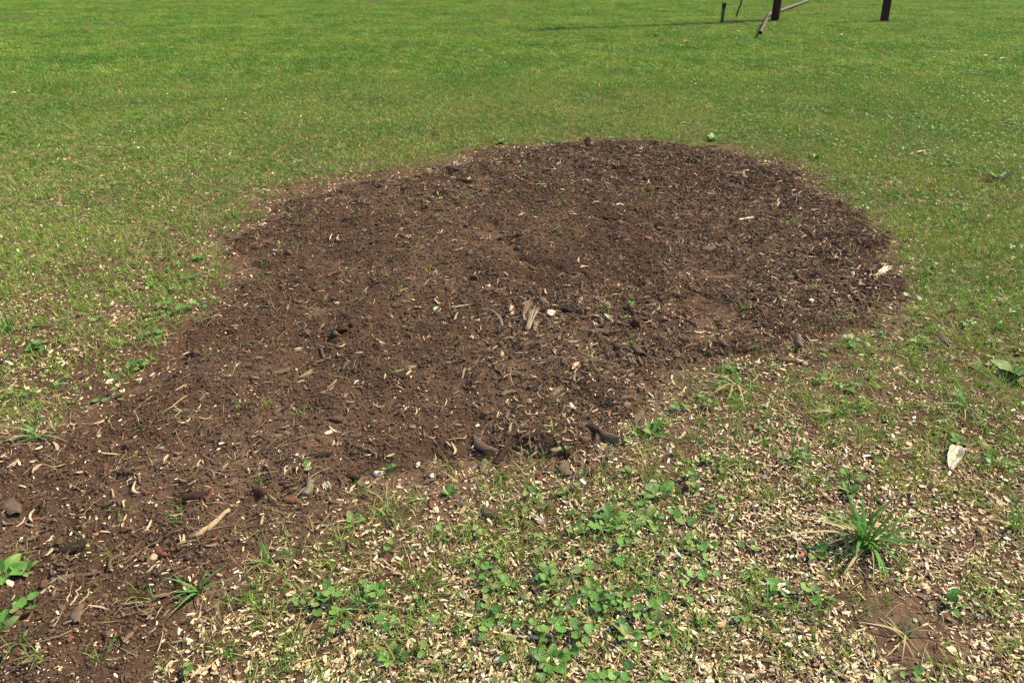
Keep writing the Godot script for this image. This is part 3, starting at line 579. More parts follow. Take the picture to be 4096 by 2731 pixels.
func make_materials() -> void:
	var grain := noise_image(3, .03, 5, 256, Color(.74, .72, .70), Color(1, 1, 1))
	var speck := noise_image(5, .09, 3, 256, Color(.66, .64, .63), Color(1, 1, 1))
	var bumps := normal_image(9, .05, 4, 256, 6.0)
	var m := mat("soil", 1.0, speck, bumps, 4.5)
	m.uv1_world_triplanar = true
	m.metallic_specular = .1
	m = mat("earth", 1.0, grain, bumps, 3.0)
	m.uv1_world_triplanar = true
	m.metallic_specular = .1
	mat("stone", .85, speck, bumps, 9.0)
	mat("bark", .95, speck, bumps, 11.0)
	mat("wood", .8, grain, null, 14.0)
	mat("bit", .9)
	mat("crumb", 1.0).metallic_specular = .1
	mat("grass", .45, null, null, 1.0, Color(.8, .8, .4))
	mat("dry", .7, null, null, 1.0, Color(.3, .28, .2))
	mat("leaf", .5, null, null, 1.0, Color(.5, .52, .22))
	mat("dryleaf", .8, grain, null, 12.0, Color(.25, .22, .15))
	m = mat("rust", .85, noise_image(15, .04, 5, 256, Color(.35, .3, .28), Color(1, 1, 1)), normal_image(16, .08, 4, 256, 3.0), 3.0)
	m.metallic_specular = .35

# ---------------------------------------------------------------- mesh helpers
func tone(n: String) -> Color:
	return tones[n]

func vary(c: Color, a: float) -> Color:
	var k := 1.0 + rng.randf_range(-a, a)
	var w := rng.randf_range(-a, a) * .25
	return Color(c.r * k * (1.0 + w), c.g * k, c.b * k * (1.0 - w))

func finish(v: PackedVector3Array, c: PackedColorArray, idx: PackedInt32Array, smooth := true) -> ArrayMesh:
	var st := SurfaceTool.new()
	st.begin(Mesh.PRIMITIVE_TRIANGLES)
	if smooth:
		st.set_smooth_group(0)
		for i in v.size():
			st.set_color(c[i])
			st.add_vertex(v[i])
		for i in idx:
			st.add_index(i)
	else:
		st.set_smooth_group(-1)
		for i in idx:
			st.set_color(c[i])
			st.add_vertex(v[i])
	st.generate_normals()
	return st.commit()

func icosphere(sub: int) -> Array:
	var t := (1.0 + sqrt(5.0)) / 2.0
	var v := PackedVector3Array()
	for p in [Vector3(-1, t, 0), Vector3(1, t, 0), Vector3(-1, -t, 0), Vector3(1, -t, 0), Vector3(0, -1, t), Vector3(0, 1, t), Vector3(0, -1, -t), Vector3(0, 1, -t), Vector3(t, 0, -1), Vector3(t, 0, 1), Vector3(-t, 0, -1), Vector3(-t, 0, 1)]:
		v.append(p.normalized())
	var f := PackedInt32Array([0, 5, 11, 0, 1, 5, 0, 7, 1, 0, 10, 7, 0, 11, 10, 1, 9, 5, 5, 4, 11, 11, 2, 10, 10, 6, 7, 7, 8, 1, 3, 4, 9, 3, 2, 4, 3, 6, 2, 3, 8, 6, 3, 9, 8, 4, 5, 9, 2, 11, 4, 6, 10, 2, 8, 7, 6, 9, 1, 8])
	for s in sub:
		var cache := {}
		var g := PackedInt32Array()
		for i in range(0, f.size(), 3):
			var e := PackedInt32Array()
			for k in 3:
				var a := f[i + k]
				var b := f[i + (k + 1) % 3]
				var key := Vector2i(mini(a, b), maxi(a, b))
				if not cache.has(key):
					cache[key] = v.size()
					v.append(((v[a] + v[b]) * .5).normalized())
				e.append(cache[key])
			g.append_array([f[i], e[0], e[2], f[i + 1], e[1], e[0], f[i + 2], e[2], e[1], e[0], e[1], e[2]])
		f = g
	return [v, f]

# a stone, clod or crumbling chunk: a ball cut by planes and roughened
func lump(size: Vector3, c: Color, cuts: int, rough: float, fibres: float, src: Array, mottle := .16, smooth := true) -> ArrayMesh:
	var planes := []
	for i in cuts:
		var n := Vector3(rng.randf_range(-1, 1), rng.randf_range(-.7, 1), rng.randf_range(-1, 1)).normalized()
		planes.append([n, rng.randf_range(.55, .85)])
	var off := Vector3(rng.randf() * 50, rng.randf() * 50, rng.randf() * 50)
	var v := PackedVector3Array()
	var col := PackedColorArray()
	for p in src[0]:
		var q: Vector3 = p
		for pl in planes:
			var e: float = q.dot(pl[0]) - pl[1]
			if e > 0.0:
				q -= pl[0] * e
		var o := q + off
		q *= 1.0 + rough * (n_big.get_noise_3dv(o * 4.0) + .6 * n_big.get_noise_3dv(o * 11.0))
		if fibres > 0.0:
			q += Vector3(0, 1, 0) * fibres * n_big.get_noise_3dv(Vector3(o.x * 1.5, o.y * 4.0, o.z * 17.0))
		v.append(q * size)
		var k := 1.0 + mottle * 2.0 * n_big.get_noise_3dv(o * 7.0 + Vector3(9, 9, 9))
		col.append(Color(c.r * k, c.g * k, c.b * k))
	return finish(v, col, src[1], smooth)

# a curved, ragged slab of bark along x, lying on y = 0
func slab(length: float, width: float, thick: float, arch: float, c: Color, inner: Color) -> ArrayMesh:
	var nx := 11
	var nw := 6
	var v := PackedVector3Array()
	var col := PackedColorArray()
	var idx := PackedInt32Array()
	var off := Vector3(rng.randf() * 40, rng.randf() * 40, 0)
	var skew := rng.randf_range(-.35, .35)
	var bow := rng.randf_range(-.12, .12)
	for side in 2:
		for i in nx + 1:
			var t := float(i) / nx
			var taper := pow(sin(PI * clampf(t * .86 + .07, 0.0, 1.0)), .35)
			for j in nw + 1:
				var s := float(j) / nw * 2.0 - 1.0
				var edge := 1.0 + .32 * n_big.get_noise_3d(off.x + t * 9.0, signf(s) * 5.0, off.y)
				var end := (.10 * n_big.get_noise_3d(off.x + s * 7.0, 3.0 + roundf(t) * 4.0, off.y)) * (2.0 * t - 1.0)
				var x := (t - .5 + end + skew * s * width / length * .5) * length
				var zz := s * width * .5 * edge * taper + bow * sin(PI * t) * length
				var ridge := n_big.get_noise_3d(off.x + t * 5.0, s * 12.0, off.y + side * 7.0) * thick * .9
				var y := arch * width * (1.0 - s * s) * .5 + ridge
				y += thick * 1.1 if side == 0 else .0
				if absf(s) > .99 or i == 0 or i == nx:
					y = arch * width * (1.0 - s * s) * .5 + thick * (.65 if side == 0 else .35)
				v.append(Vector3(x, y, zz))
				var cc := c if side == 0 else inner
				var k := 1.0 + .45 * n_big.get_noise_3d(off.x + t * 14.0, s * 9.0, 20.0)
				col.append(Color(cc.r * k, cc.g * k, cc.b * k))
	var row := nw + 1
	var lay := (nx + 1) * row
	for i in nx:
		for j in nw:
			var a := i * row + j
			idx.append_array([a, a + row, a + 1, a + 1, a + row, a + row + 1])
			idx.append_array([a + lay, a + lay + 1, a + lay + row, a + lay + 1, a + lay + row + 1, a + lay + row])
	for i in nx:
		var a := i * row
		idx.append_array([a, a + lay, a + row, a + row, a + lay, a + lay + row])
		a += nw
		idx.append_array([a, a + row, a + lay, a + row, a + lay + row, a + lay])
	for j in nw:
		idx.append_array([j, j + 1, j + lay, j + 1, j + 1 + lay, j + lay])
		var a := nx * row + j
		idx.append_array([a, a + lay, a + 1, a + 1, a + lay, a + 1 + lay])
	return finish(v, col, idx)

# tube through points with its own radius at each, closed at both ends
func tube(pts: PackedVector3Array, radii: PackedFloat32Array, sides: int, c: Color, knob: float, endc: Color) -> ArrayMesh:
	var v := PackedVector3Array()
	var col := PackedColorArray()
	var idx := PackedInt32Array()
	var off := rng.randf() * 60.0
	var n := pts.size()
	for i in n:
		var dir := (pts[mini(i + 1, n - 1)] - pts[maxi(i - 1, 0)]).normalized()
		var u := dir.cross(Vector3.UP if absf(dir.y) < .9 else Vector3.RIGHT).normalized()
		var w := u.cross(dir).normalized()
		for k in sides:
			var a := TAU * k / sides
			var r := radii[i] * (1.0 + knob * n_big.get_noise_3d(off + i * 1.3, cos(a) * 2.5, sin(a) * 2.5))
			v.append(pts[i] + (u * cos(a) + w * sin(a)) * r)
			var f := 1.0 + .5 * n_big.get_noise_3d(off + i * 3.0, k * 4.0, 9.0)
			col.append(Color(c.r * f, c.g * f, c.b * f))
	for i in n - 1:
		for k in sides:
			var a := i * sides + k
			var b := i * sides + (k + 1) % sides
			idx.append_array([a, b, a + sides, b, b + sides, a + sides])
	for e in 2:
		var base := 0 if e == 0 else (n - 1) * sides
		var first := v.size()
		for k in sides:
			v.append(v[base + k])
			col.append(endc)
		for k in range(1, sides - 1):
			if e == 0:
				idx.append_array([first, first + k + 1, first + k])
			else:
				idx.append_array([first, first + k, first + k + 1])
	return finish(v, col, idx)

func stick_mesh(length: float, width: float, c: Color, wild: float, endc: Color) -> ArrayMesh:
	var n := 9
	var pts := PackedVector3Array()
	var rad := PackedFloat32Array()
	var o := rng.randf() * 70.0
	for i in n:
		var t := float(i) / (n - 1)
		var w := sin(PI * t)
		var r := width * .5 * lerpf(1.0, .72, t)
		pts.append(Vector3((t - .5) * length, r * .8 + absf(n_big.get_noise_2d(o + t * 3.0, 8.0)) * wild * length * .25 * w, n_big.get_noise_2d(o + t * 6.0, 3.0) * wild * length * (.3 + w)))
		rad.append(r)
	return tube(pts, rad, 7, c, .35, endc)

# a bundle of torn fibres along x
func fibre_mesh(length: float, width: float, c: Color, count: int) -> ArrayMesh:
	var v := PackedVector3Array()
	var col := PackedColorArray()
	var idx := PackedInt32Array()
	for q in count:
		var s := (float(q) + .5) / count * 2.0 - 1.0
		var z0 := s * width * .42 + rng.randf_range(-.1, .1) * width
		var y0 := width * (.12 + .3 * (1.0 - s * s) * rng.randf())
		var a := -length * rng.randf_range(.34, .5)
		var b := length * rng.randf_range(.3, .5)
		var spread := rng.randf_range(-.5, .5) * width + s * width * .35
		var up := rng.randf_range(-.1, .7) * width
		var w := width * rng.randf_range(.7, 1.5) / count
		var cc := vary(c, .28)
		var base := v.size()
		for i in 5:
			var t := float(i) / 4.0
			var r := w * (.25 + .95 * sin(PI * clampf(t * .9 + .08, 0.0, 1.0)))
			var p := Vector3(lerpf(a, b, t), y0 + up * t * t + rng.randf_range(-.05, .05) * width, z0 + spread * t * t + rng.randf_range(-.04, .04) * width)
			v.append_array([p + Vector3(0, -r * .6, -r), p + Vector3(0, r * .7, -r * .5), p + Vector3(0, r * .3, r)])
			for e in 3:
				col.append(cc)
		for i in 4:
			for e in 3:
				var m := base + i * 3 + e
				var m2 := base + i * 3 + (e + 1) % 3
				idx.append_array([m, m2, m + 3, m2, m2 + 3, m + 3])
		idx.append_array([base, base + 2, base + 1, base + 12, base + 13, base + 14])
	return finish(v, col, idx, false)

# leaf sheet along x from its stem; kind sets the outline
func leaf_mesh(kind: String, c: Color, arch: float, curl: float) -> ArrayMesh:
	var nx := 12
	var nw := 6
	var v := PackedVector3Array()
	var col := PackedColorArray()
	var idx := PackedInt32Array()
	var o := rng.randf() * 90.0
	for i in nx + 1:
		var t := float(i) / nx
		var w := .0
		match kind:
			"broad":
				w = .30 * pow(sin(PI * pow(t, .8)), .75) + .012
			"long":
				w = .085 * pow(sin(PI * clampf(t * .93 + .05, 0.0, 1.0)), .6) + .004
			"lobed":
				w = (.20 + .11 * sin(t * 19.0)) * pow(sin(PI * pow(t, 1.15)), .6) + .015
			"dead":
				w = (.30 + .06 * n_big.get_noise_2d(o + t * 12.0, 2.0)) * pow(sin(PI * clampf(t * .95 + .02, 0.0, 1.0)), .7) + .01
			"shaving":
				w = .2
		for j in nw + 1:
			var s := float(j) / nw * 2.0 - 1.0
			var y := arch * sin(PI * t * .75) * .5 - arch * t * t * .28 + absf(s) * w * curl
			y += .03 * n_big.get_noise_3d(o + t * 5.0, s * 3.0, 1.0)
			if kind == "dead":
				y += .16 * n_big.get_noise_3d(o + t * 7.0, s * 5.0, 5.0)
			if kind == "lobed" or kind == "broad":
				y += .014 * sin(t * 30.0) * absf(s)
			var p := Vector3(t, y, s * w)
			if kind == "shaving":
				var a := t * 4.2
				p = Vector3(.5 + sin(a) * .4, .42 - cos(a) * .38, s * w + t * .1)
			v.append(p)
			var k := 1.0 + .3 * n_big.get_noise_3d(o + t * 8.0, s * 5.0, 3.0)
			if j == nw / 2:
				k *= 1.22
			col.append(Color(c.r * k, c.g * k, c.b * k))
	for i in nx:
		for j in nw:
			var a := i * (nw + 1) + j
			idx.append_array([a, a + nw + 1, a + 1, a + 1, a + nw + 1, a + nw + 2])
	return finish(v, col, idx)

# round scalloped ivy leaf, stem at the origin, reaching along x
func ivy_mesh(c: Color) -> ArrayMesh:
	var v := PackedVector3Array([Vector3(.12, 0, 0)])
	var col := PackedColorArray([c])
	var idx := PackedInt32Array()
	var n := 27
	var o := rng.randf() * 90.0
	var cup := rng.randf_range(.05, .22)
	for ring in 3:
		var f: float = [.4, .75, 1.0][ring]
		for k in n:
			var a := TAU * k / n
			var r := .5 * (1.0 - .62 * exp(-pow(angle_difference(a, PI) / .38, 2.0)))
			r *= 1.0 + (.055 * cos(a * 9.0) if ring == 2 else 0.0)
			var y := cup * f * f * .5 + .05 * n_big.get_noise_3d(o + cos(a) * 3.0, sin(a) * 3.0, f * 3.0) + .016 * cos(a * 9.0) * f
			v.append(Vector3(.12 + .38 * f * 0.0 + cos(a) * r * f + .3 * f, y, sin(a) * r * f))
			var q := 1.0 + .3 * n_big.get_noise_3d(o + cos(a) * 5.0, sin(a) * 5.0, f * 4.0) + .1 * cos(a * 9.0)
			col.append(Color(c.r * q, c.g * q, c.b * q))
	for k in n:
		var k2 := (k + 1) % n
		idx.append_array([0, 1 + k, 1 + k2])
		for ring in 2:
			var a := 1 + ring * n + k
			var b := 1 + ring * n + k2
			idx.append_array([a, a + n, b, b, a + n, b + n])
	return finish(v, col, idx)

# blades of grass standing in a circle of the given radius
func tuft_mesh(count: int, radius: float, h0: float, h1: float, wide: float, lean: float, square := false) -> ArrayMesh:
	var v := PackedVector3Array()
	var nn := PackedVector3Array()
	var col := PackedColorArray()
	var idx := PackedInt32Array()
	for q in count:
		var p := Vector3(rng.randf_range(-1, 1), 0, rng.randf_range(-1, 1)) * radius
		if not square:
			var a := rng.randf() * TAU
			p = Vector3(cos(a), 0, sin(a)) * radius * sqrt(rng.randf())
		var dir := rng.randf() * TAU
		var d := Vector3(cos(dir), 0, sin(dir))
		var side := Vector3(-d.z, 0, d.x).rotated(Vector3.UP, rng.randf_range(-.7, .7))
		var h := rng.randf_range(h0, h1)
		var l := lean * rng.randf_range(.15, 1.0)
		var w := wide * rng.randf_range(.7, 1.25) * .5
		var k := rng.randf_range(.72, 1.28)
		var c := Color(k * rng.randf_range(.85, 1.2), k, k * rng.randf_range(.8, 1.2))
		var b := v.size()
		for i in 4:
			var t := i / 3.0
			var e := p + d * h * l * t * t + Vector3.UP * h * (t - .38 * l * t * t) - Vector3.UP * .006
			var ww := w * (1.0 - t * t * .9)
			var nrm := -side.cross(Vector3.UP * (1.0 - .7 * l * t) + d * 2.0 * l * t).normalized()
			if i < 3:
				v.append_array([e - side * ww, e + side * ww])
				nn.append_array([nrm, nrm])
				col.append_array([c, c])
			else:
				v.append(e)
				nn.append(nrm)
				col.append(c)
		idx.append_array([b, b + 1, b + 2, b + 1, b + 3, b + 2, b + 2, b + 3, b + 4, b + 3, b + 5, b + 4, b + 4, b + 5, b + 6])
	return arrays(v, nn, col, idx)

func arrays(v: PackedVector3Array, n: PackedVector3Array, c: PackedColorArray, idx: PackedInt32Array) -> ArrayMesh:
	var a := []
	a.resize(Mesh.ARRAY_MAX)
	a[Mesh.ARRAY_VERTEX] = v
	a[Mesh.ARRAY_NORMAL] = n
	a[Mesh.ARRAY_COLOR] = c
	a[Mesh.ARRAY_INDEX] = idx
	var m := ArrayMesh.new()
	m.add_surface_from_arrays(Mesh.PRIMITIVE_TRIANGLES, a)
	return m

# ---------------------------------------------------------------- node helpers
func numbered(called: String) -> String:
	taken[called] = taken.get(called, 0) + 1
	return called if taken[called] == 1 else "%s_%03d" % [called, taken[called] - 1]

func tag(o: Node, label: String, category: String, group := "", kind := "") -> Node:
	o.set_meta("label", label)
	o.set_meta("category", category)
	if group:
		o.set_meta("group", group)
	if kind:
		o.set_meta("kind", kind)
	return o

func thing(called: String, mesh: Mesh, m: Material, t: Transform3D) -> MeshInstance3D:
	var o := MeshInstance3D.new()
	o.name = numbered(called)
	o.mesh = mesh
	o.material_override = m
	o.transform = t
	add_child(o, true)
	return o

func part(parent: Node, called: String, mesh: Mesh, m: Material, t := Transform3D.IDENTITY) -> MeshInstance3D:
	var o := MeshInstance3D.new()
	o.name = called
	o.mesh = mesh
	o.material_override = m
	o.transform = t
	parent.add_child(o, true)
	return o

func stuff(called: String, label: String, category: String) -> Node3D:
	var o := Node3D.new()
	o.name = numbered(called)
	add_child(o)
	tag(o, label, category, "", "stuff")
	return o

class Many:
	var buf := PackedFloat32Array()
	func put(b: Basis, o: Vector3, c: Color) -> void:
		buf.append_array([b.x.x, b.y.x, b.z.x, o.x, b.x.y, b.y.y, b.z.y, o.y, b.x.z, b.y.z, b.z.z, o.z, c.r, c.g, c.b, 1.0])

func pour(parent: Node, called: String, many: Many, mesh: Mesh, m: Material) -> void:
	if many.buf.size() == 0:
		return
	var mm := MultiMesh.new()
	mm.transform_format = MultiMesh.TRANSFORM_3D
	mm.use_colors = true
	mm.mesh = mesh
	mm.instance_count = many.buf.size() / 16
	mm.buffer = many.buf
	var o := MultiMeshInstance3D.new()
	o.name = called
	o.multimesh = mm
	o.material_override = m
	parent.add_child(o, true)

func tilted(yaw: float, tilt: float) -> Basis:
	return Basis(Vector3.UP, yaw) * Basis(Vector3(1, 0, 0), rng.randf_range(-tilt, tilt)) * Basis(Vector3(0, 0, 1), rng.randf_range(-tilt, tilt))

func half_width(z: float) -> float:
	return .66 * absf(z) + 1.9

# ---------------------------------------------------------------- ground
func axis(lo: float, hi: float, a: float, b: float, step: float) -> PackedFloat32Array:
	var out := PackedFloat32Array()
	var left := PackedFloat32Array()
	var x := a
	var s := step
	while x > lo:
		s *= 1.25
		x -= s
		left.append(maxf(x, lo))
	left.reverse()
	out.append_array(left)
	x = a
	while x < b:
		out.append(x)
		x += step
	s = step
	while x < hi:
		out.append(x)
		s *= 1.25
		x += s
	out.append(hi)
	return out

func build_ground() -> void:
	var xs := axis(-220.0, 220.0, -8.0, 8.0, .08)
	var zs := axis(-320.0, 60.0, -10.0, 0.5, .08)
	var nx := xs.size()
	var v := PackedVector3Array()
	var n := PackedVector3Array()
	var c := PackedColorArray()
	var idx := PackedInt32Array()
	for j in zs.size():
		for i in nx:
			var x := xs[i]
			var z := zs[j]
			var h := lawn_h(x, z)
			v.append(Vector3(x, h, z))
			n.append(Vector3(h - lawn_h(x + .04, z), .04, h - lawn_h(x, z + .04)).normalized())
			var g := smoothstep(.35, .9, smp(maps[0], x, z) + .25 * n_mid.get_noise_2d(x, z + 40.0))
			var k := 1.0 + .35 * n_fine.get_noise_2d(x, z)
			var earth := Color(.070, .043, .030).lerp(Color(.115, .076, .052), clampf(n_mid.get_noise_2d(x * .5, z * .5 + 9.0) + .35, 0.0, 1.0))
			var cc := earth.lerp(Color(.085, .085, .035), g)
			c.append(Color(cc.r * k, cc.g * k, cc.b * k))
	for j in zs.size() - 1:
		for i in nx - 1:
			var a := j * nx + i
			idx.append_array([a, a + 1, a + nx, a + 1, a + nx + 1, a + nx])
	var o := thing("ground", arrays(v, n, c, idx), M.earth, Transform3D.IDENTITY)
	tag(o, "flat earth under the lawn reaching to the horizon", "ground", "", "structure")

func build_soil() -> void:
	var x0 := -3.4
	var z0 := -7.0
	var st := .017
	var nx := 370
	var nz := 395
	var hs := PackedFloat32Array()
	var ds := PackedFloat32Array()
	hs.resize(nx * nz)
	ds.resize(nx * nz)
	for j in nz:
		for i in nx:
			var x := x0 + i * st
			var z := z0 + j * st
			var d := soil_d(x, z)
			ds[j * nx + i] = d
			hs[j * nx + i] = soil_h(x, z, d) if d > -.3 else -.06
	var v := PackedVector3Array()
	var n := PackedVector3Array()
	var c := PackedColorArray()
	var idx := PackedInt32Array()
	var at := PackedInt32Array()
	at.resize(nx * nz)
	at.fill(-1)
	for j in nz:
		for i in nx:
			if ds[j * nx + i] < -.18:
				continue
			var o := j * nx + i
			var x := x0 + i * st
			var z := z0 + j * st
			at[o] = v.size()
			v.append(Vector3(x, hs[o], z))
			n.append(Vector3(hs[j * nx + maxi(i - 1, 0)] - hs[j * nx + mini(i + 1, nx - 1)], 2.0 * st, hs[maxi(j - 1, 0) * nx + i] - hs[mini(j + 1, nz - 1) * nx + i]).normalized())
			var k := 1.0 + .45 * n_grit.get_noise_2d(x + 3.0, z) + .35 * n_fine.get_noise_2d(x * .7, z * .7)
			var cc := Color(.068, .043, .0295).lerp(Color(.098, .066, .047), clampf(n_mid.get_noise_2d(x * .3 + 2.0, z * .3) * 1.8 + .3, 0.0, 1.0))
			c.append(Color(cc.r * k, cc.g * k, cc.b * k))
	for j in nz - 1:
		for i in nx - 1:
			var a := at[j * nx + i]
			var b := at[j * nx + i + 1]
			var e := at[(j + 1) * nx + i]
			var f := at[(j + 1) * nx + i + 1]
			if a >= 0 and b >= 0 and e >= 0 and f >= 0:
				idx.append_array([a, b, e, b, f, e])
	var o := thing("bare_soil", arrays(v, n, c, idx), M.soil, Transform3D.IDENTITY)
	tag(o, "patch of dark brown raked soil where a tree stump was ground out", "soil", "", "structure")

# ---------------------------------------------------------------- grass
func green(x: float, z: float, dry: float) -> Color:
	var t := clampf(.5 + n_tint.get_noise_2d(x, z) * .9 + rng.randf_range(-.3, .3), 0.0, 1.0)
	var c := Color(.078, .188, .024).lerp(Color(.170, .265, .044), t)
	if rng.randf() < dry * .62:
		c = Color(.20, .20, .075).lerp(Color(.36, .29, .15), rng.randf())
	return vary(c, .30)

func build_grass() -> void:
	var root := stuff("lawn_grass", "mown green lawn grass around the bare soil patch", "grass")
	# near: single tufts
	var kinds := [tuft_mesh(9, .014, .022, .05, .0032, .9), tuft_mesh(8, .02, .03, .075, .0034, 1.5), tuft_mesh(7, .012, .025, .055, .0042, 1.2)]
	var many: Array[Many] = [Many.new(), Many.new(), Many.new()]
	var step := .021
	var z := -.45
	while z > -4.6:
		var hw := half_width(z)
		var x := -hw
		while x < hw:
			var px := x + rng.randf() * step
			var pz := z + rng.randf() * step
			x += step
			var g := smp(maps[0], px, pz)
			var d := soil_d(px, pz)
			if d > .05:
				g = minf(g * .3, .03)
			elif d > -.02:
				g = minf(g, .12)
			g *= lerpf(.5, 1.0, smoothstep(.0, .22, -d + .1 * n_fine.get_noise_2d(px * .4, pz * .4)))
			if z > -2.3 and d < -.05:
				g = minf(g * 1.3, 1.0)
			var clump := n_mid.get_noise_2d(px * 1.6 + 77.0, pz * 1.6)
			g = g * (1.0 + clump * 1.6 * (1.0 - g)) * .82 + clump * .35 * g * (1.0 - g)
			if rng.randf() > g:
				continue
			var k := 1 if rng.randf() > g * 1.1 else (0 if rng.randf() < .7 else 2)
			var s := rng.randf_range(.6, 1.15)
			var b := tilted(rng.randf() * TAU, .35).scaled(Vector3.ONE * s)
			many[k].put(b, Vector3(px, top(px, pz), pz), green(px, pz, smp(maps[1], px, pz)))
		z -= step
	for k in 3:
		pour(root, "grass_blades", many[k], kinds[k], M.grass)
	# middle: thicker tufts
	kinds = [tuft_mesh(16, .032, .02, .05, .0042, .9), tuft_mesh(14, .032, .02, .055, .005, 1.2)]
	many = [Many.new(), Many.new()]
	step = .036
	z = -4.6
	while z > -10.5:
		var hw := half_width(z)
		var x := -hw
		while x < hw:
			var px := x + rng.randf() * step
			var pz := z + rng.randf() * step
			x += step
			var g := smp(maps[0], px, pz)
			var d := soil_d(px, pz)
			if d > .05:
				g = minf(g * .3, .07)
			elif d > -.02:
				g = minf(g, .25)
			g *= lerpf(.3 if px < 0.0 else .7, 1.0, smoothstep(.0, .5 if px < -.3 else .2, -d + .25 * n_mid.get_noise_2d(px, pz)))
			if rng.randf() > g * 1.05 - .05 + .25 * n_mid.get_noise_2d(px, pz) * (1.2 - g):
				continue
			var b := tilted(rng.randf() * TAU, .25).scaled(Vector3.ONE * rng.randf_range(.7, 1.2))
			many[rng.randi() % 2].put(b, Vector3(px, top(px, pz), pz), green(px, pz, smp(maps[1], px, pz)))
		z -= step
	for k in 2:
		pour(root, "grass_blades", many[k], kinds[k], M.grass)
	# far: small sods
	kinds = [tuft_mesh(34, .05, .02, .055, .007, .9, true), tuft_mesh(30, .05, .02, .06, .008, 1.1, true)]
	many = [Many.new(), Many.new()]
	step = .085
	z = -10.5
	while z > -42.0:
		var hw := half_width(z)
		var x := -hw
		while x < hw:
			var px := x + rng.randf() * step
			var pz := z + rng.randf() * step
			x += step
			var s := rng.randf_range(.8, 1.2)
			var b := Basis(Vector3.UP, rng.randf() * TAU).scaled(Vector3(s, s * rng.randf_range(.8, 1.2), s))
			many[rng.randi() % 2].put(b, Vector3(px, lawn_h(px, pz), pz), green(px, pz, .05 + .3 * clampf(n_tint.get_noise_2d(px * .6 + 60.0, pz * 1.2), 0.0, 1.0)))
		z -= step
	for k in 2:
		pour(root, "grass_blades", many[k], kinds[k], M.grass)
	# clover and other small leaves between the blades
	root = stuff("clover", "small round clover leaves scattered through the lawn", "clover")
	var lf := clover_mesh()
	var cl := Many.new()
	for q in 40000:
		z = -rng.randf_range(.5, 1.0) * lerpf(1.0, 14.0, pow(rng.randf(), .6))
		var hw := half_width(z)
		var px := rng.randf_range(-hw, hw)
		var g := smp(maps[5], px, z) * smp(maps[0], px, z)
		if soil_d(px, z) > -.03:
			g = 0.0
		if rng.randf() > g * 1.2 + n_mid.get_noise_2d(px * .4 + 9.0, z * .4) * 1.1 * minf(g * 3.0, 1.0):
			continue
		var c := vary(Color(.055, .145, .026).lerp(Color(.105, .20, .042), rng.randf()), .25)
		cl.put(tilted(rng.randf() * TAU, .5).scaled(Vector3.ONE * rng.randf_range(.5, 1.25)), Vector3(px, top(px, z) + .008, z), c)
	pour(root, "leaves", cl, lf, M.leaf)

func clover_mesh() -> ArrayMesh:
	var v := PackedVector3Array()
	var n := PackedVector3Array()
	var c := PackedColorArray()
	var idx := PackedInt32Array()
	for k in 3:
		var a := TAU * k / 3.0 + .2
		var d := Vector3(cos(a), 0, sin(a))
		var s := Vector3(-d.z, 0, d.x)
		var b := v.size()
		v.append_array([Vector3(0, .012, 0), d * .009 + s * .006 + Vector3(0, .017, 0), d * .015 + s * .004 + Vector3(0, .016, 0), d * .014 + Vector3(0, .014, 0), d * .015 - s * .004 + Vector3(0, .016, 0), d * .009 - s * .006 + Vector3(0, .017, 0)])
		var k2 := rng.randf_range(.85, 1.15)
		for e in 6:
			n.append((Vector3.UP + d * .2 * (e % 3)).normalized())
			c.append(Color(k2, k2, k2))
		for e in range(1, 5):
			idx.append_array([b, b + e + 1, b + e])
	return arrays(v, n, c, idx)

# ---------------------------------------------------------------- crumbs, shreds, chips
func chip_mesh() -> ArrayMesh:
	# a torn flat sliver about one unit long, sharp at the corners
	var v := PackedVector3Array()
	var c := PackedColorArray()
	var w := rng.randf_range(.15, .27)
	var outline := [Vector2(-.5, -w * rng.randf_range(.2, 1.0)), Vector2(rng.randf_range(-.2, .2), -w), Vector2(.5, -w * rng.randf_range(.1, .9)), Vector2(rng.randf_range(.36, .5), w * rng.randf_range(.3, 1.0)), Vector2(rng.randf_range(-.2, .2), w * rng.randf_range(.7, 1.1)), Vector2(rng.randf_range(-.5, -.38), w * rng.randf_range(.3, .9))]
	var n := outline.size()
	var bend := rng.randf_range(-.3, .4)
	var th := rng.randf_range(.035, .08)
	for side in 2:
		for p in outline:
			v.append(Vector3(p.x, (th if side == 0 else -th) * rng.randf_range(.5, 1.3) + p.x * p.x * bend, p.y))
			var k := rng.randf_range(.86, 1.08)
			c.append(Color(k, k, k))
	var idx := PackedInt32Array()
	for k in range(1, n - 1):
		idx.append_array([0, k, k + 1, n, n + k + 1, n + k])
	for k in n:
		var k2 := (k + 1) % n
		idx.append_array([k, n + k, k2, k2, n + k, n + k2])
	return finish(v, c, idx, false)

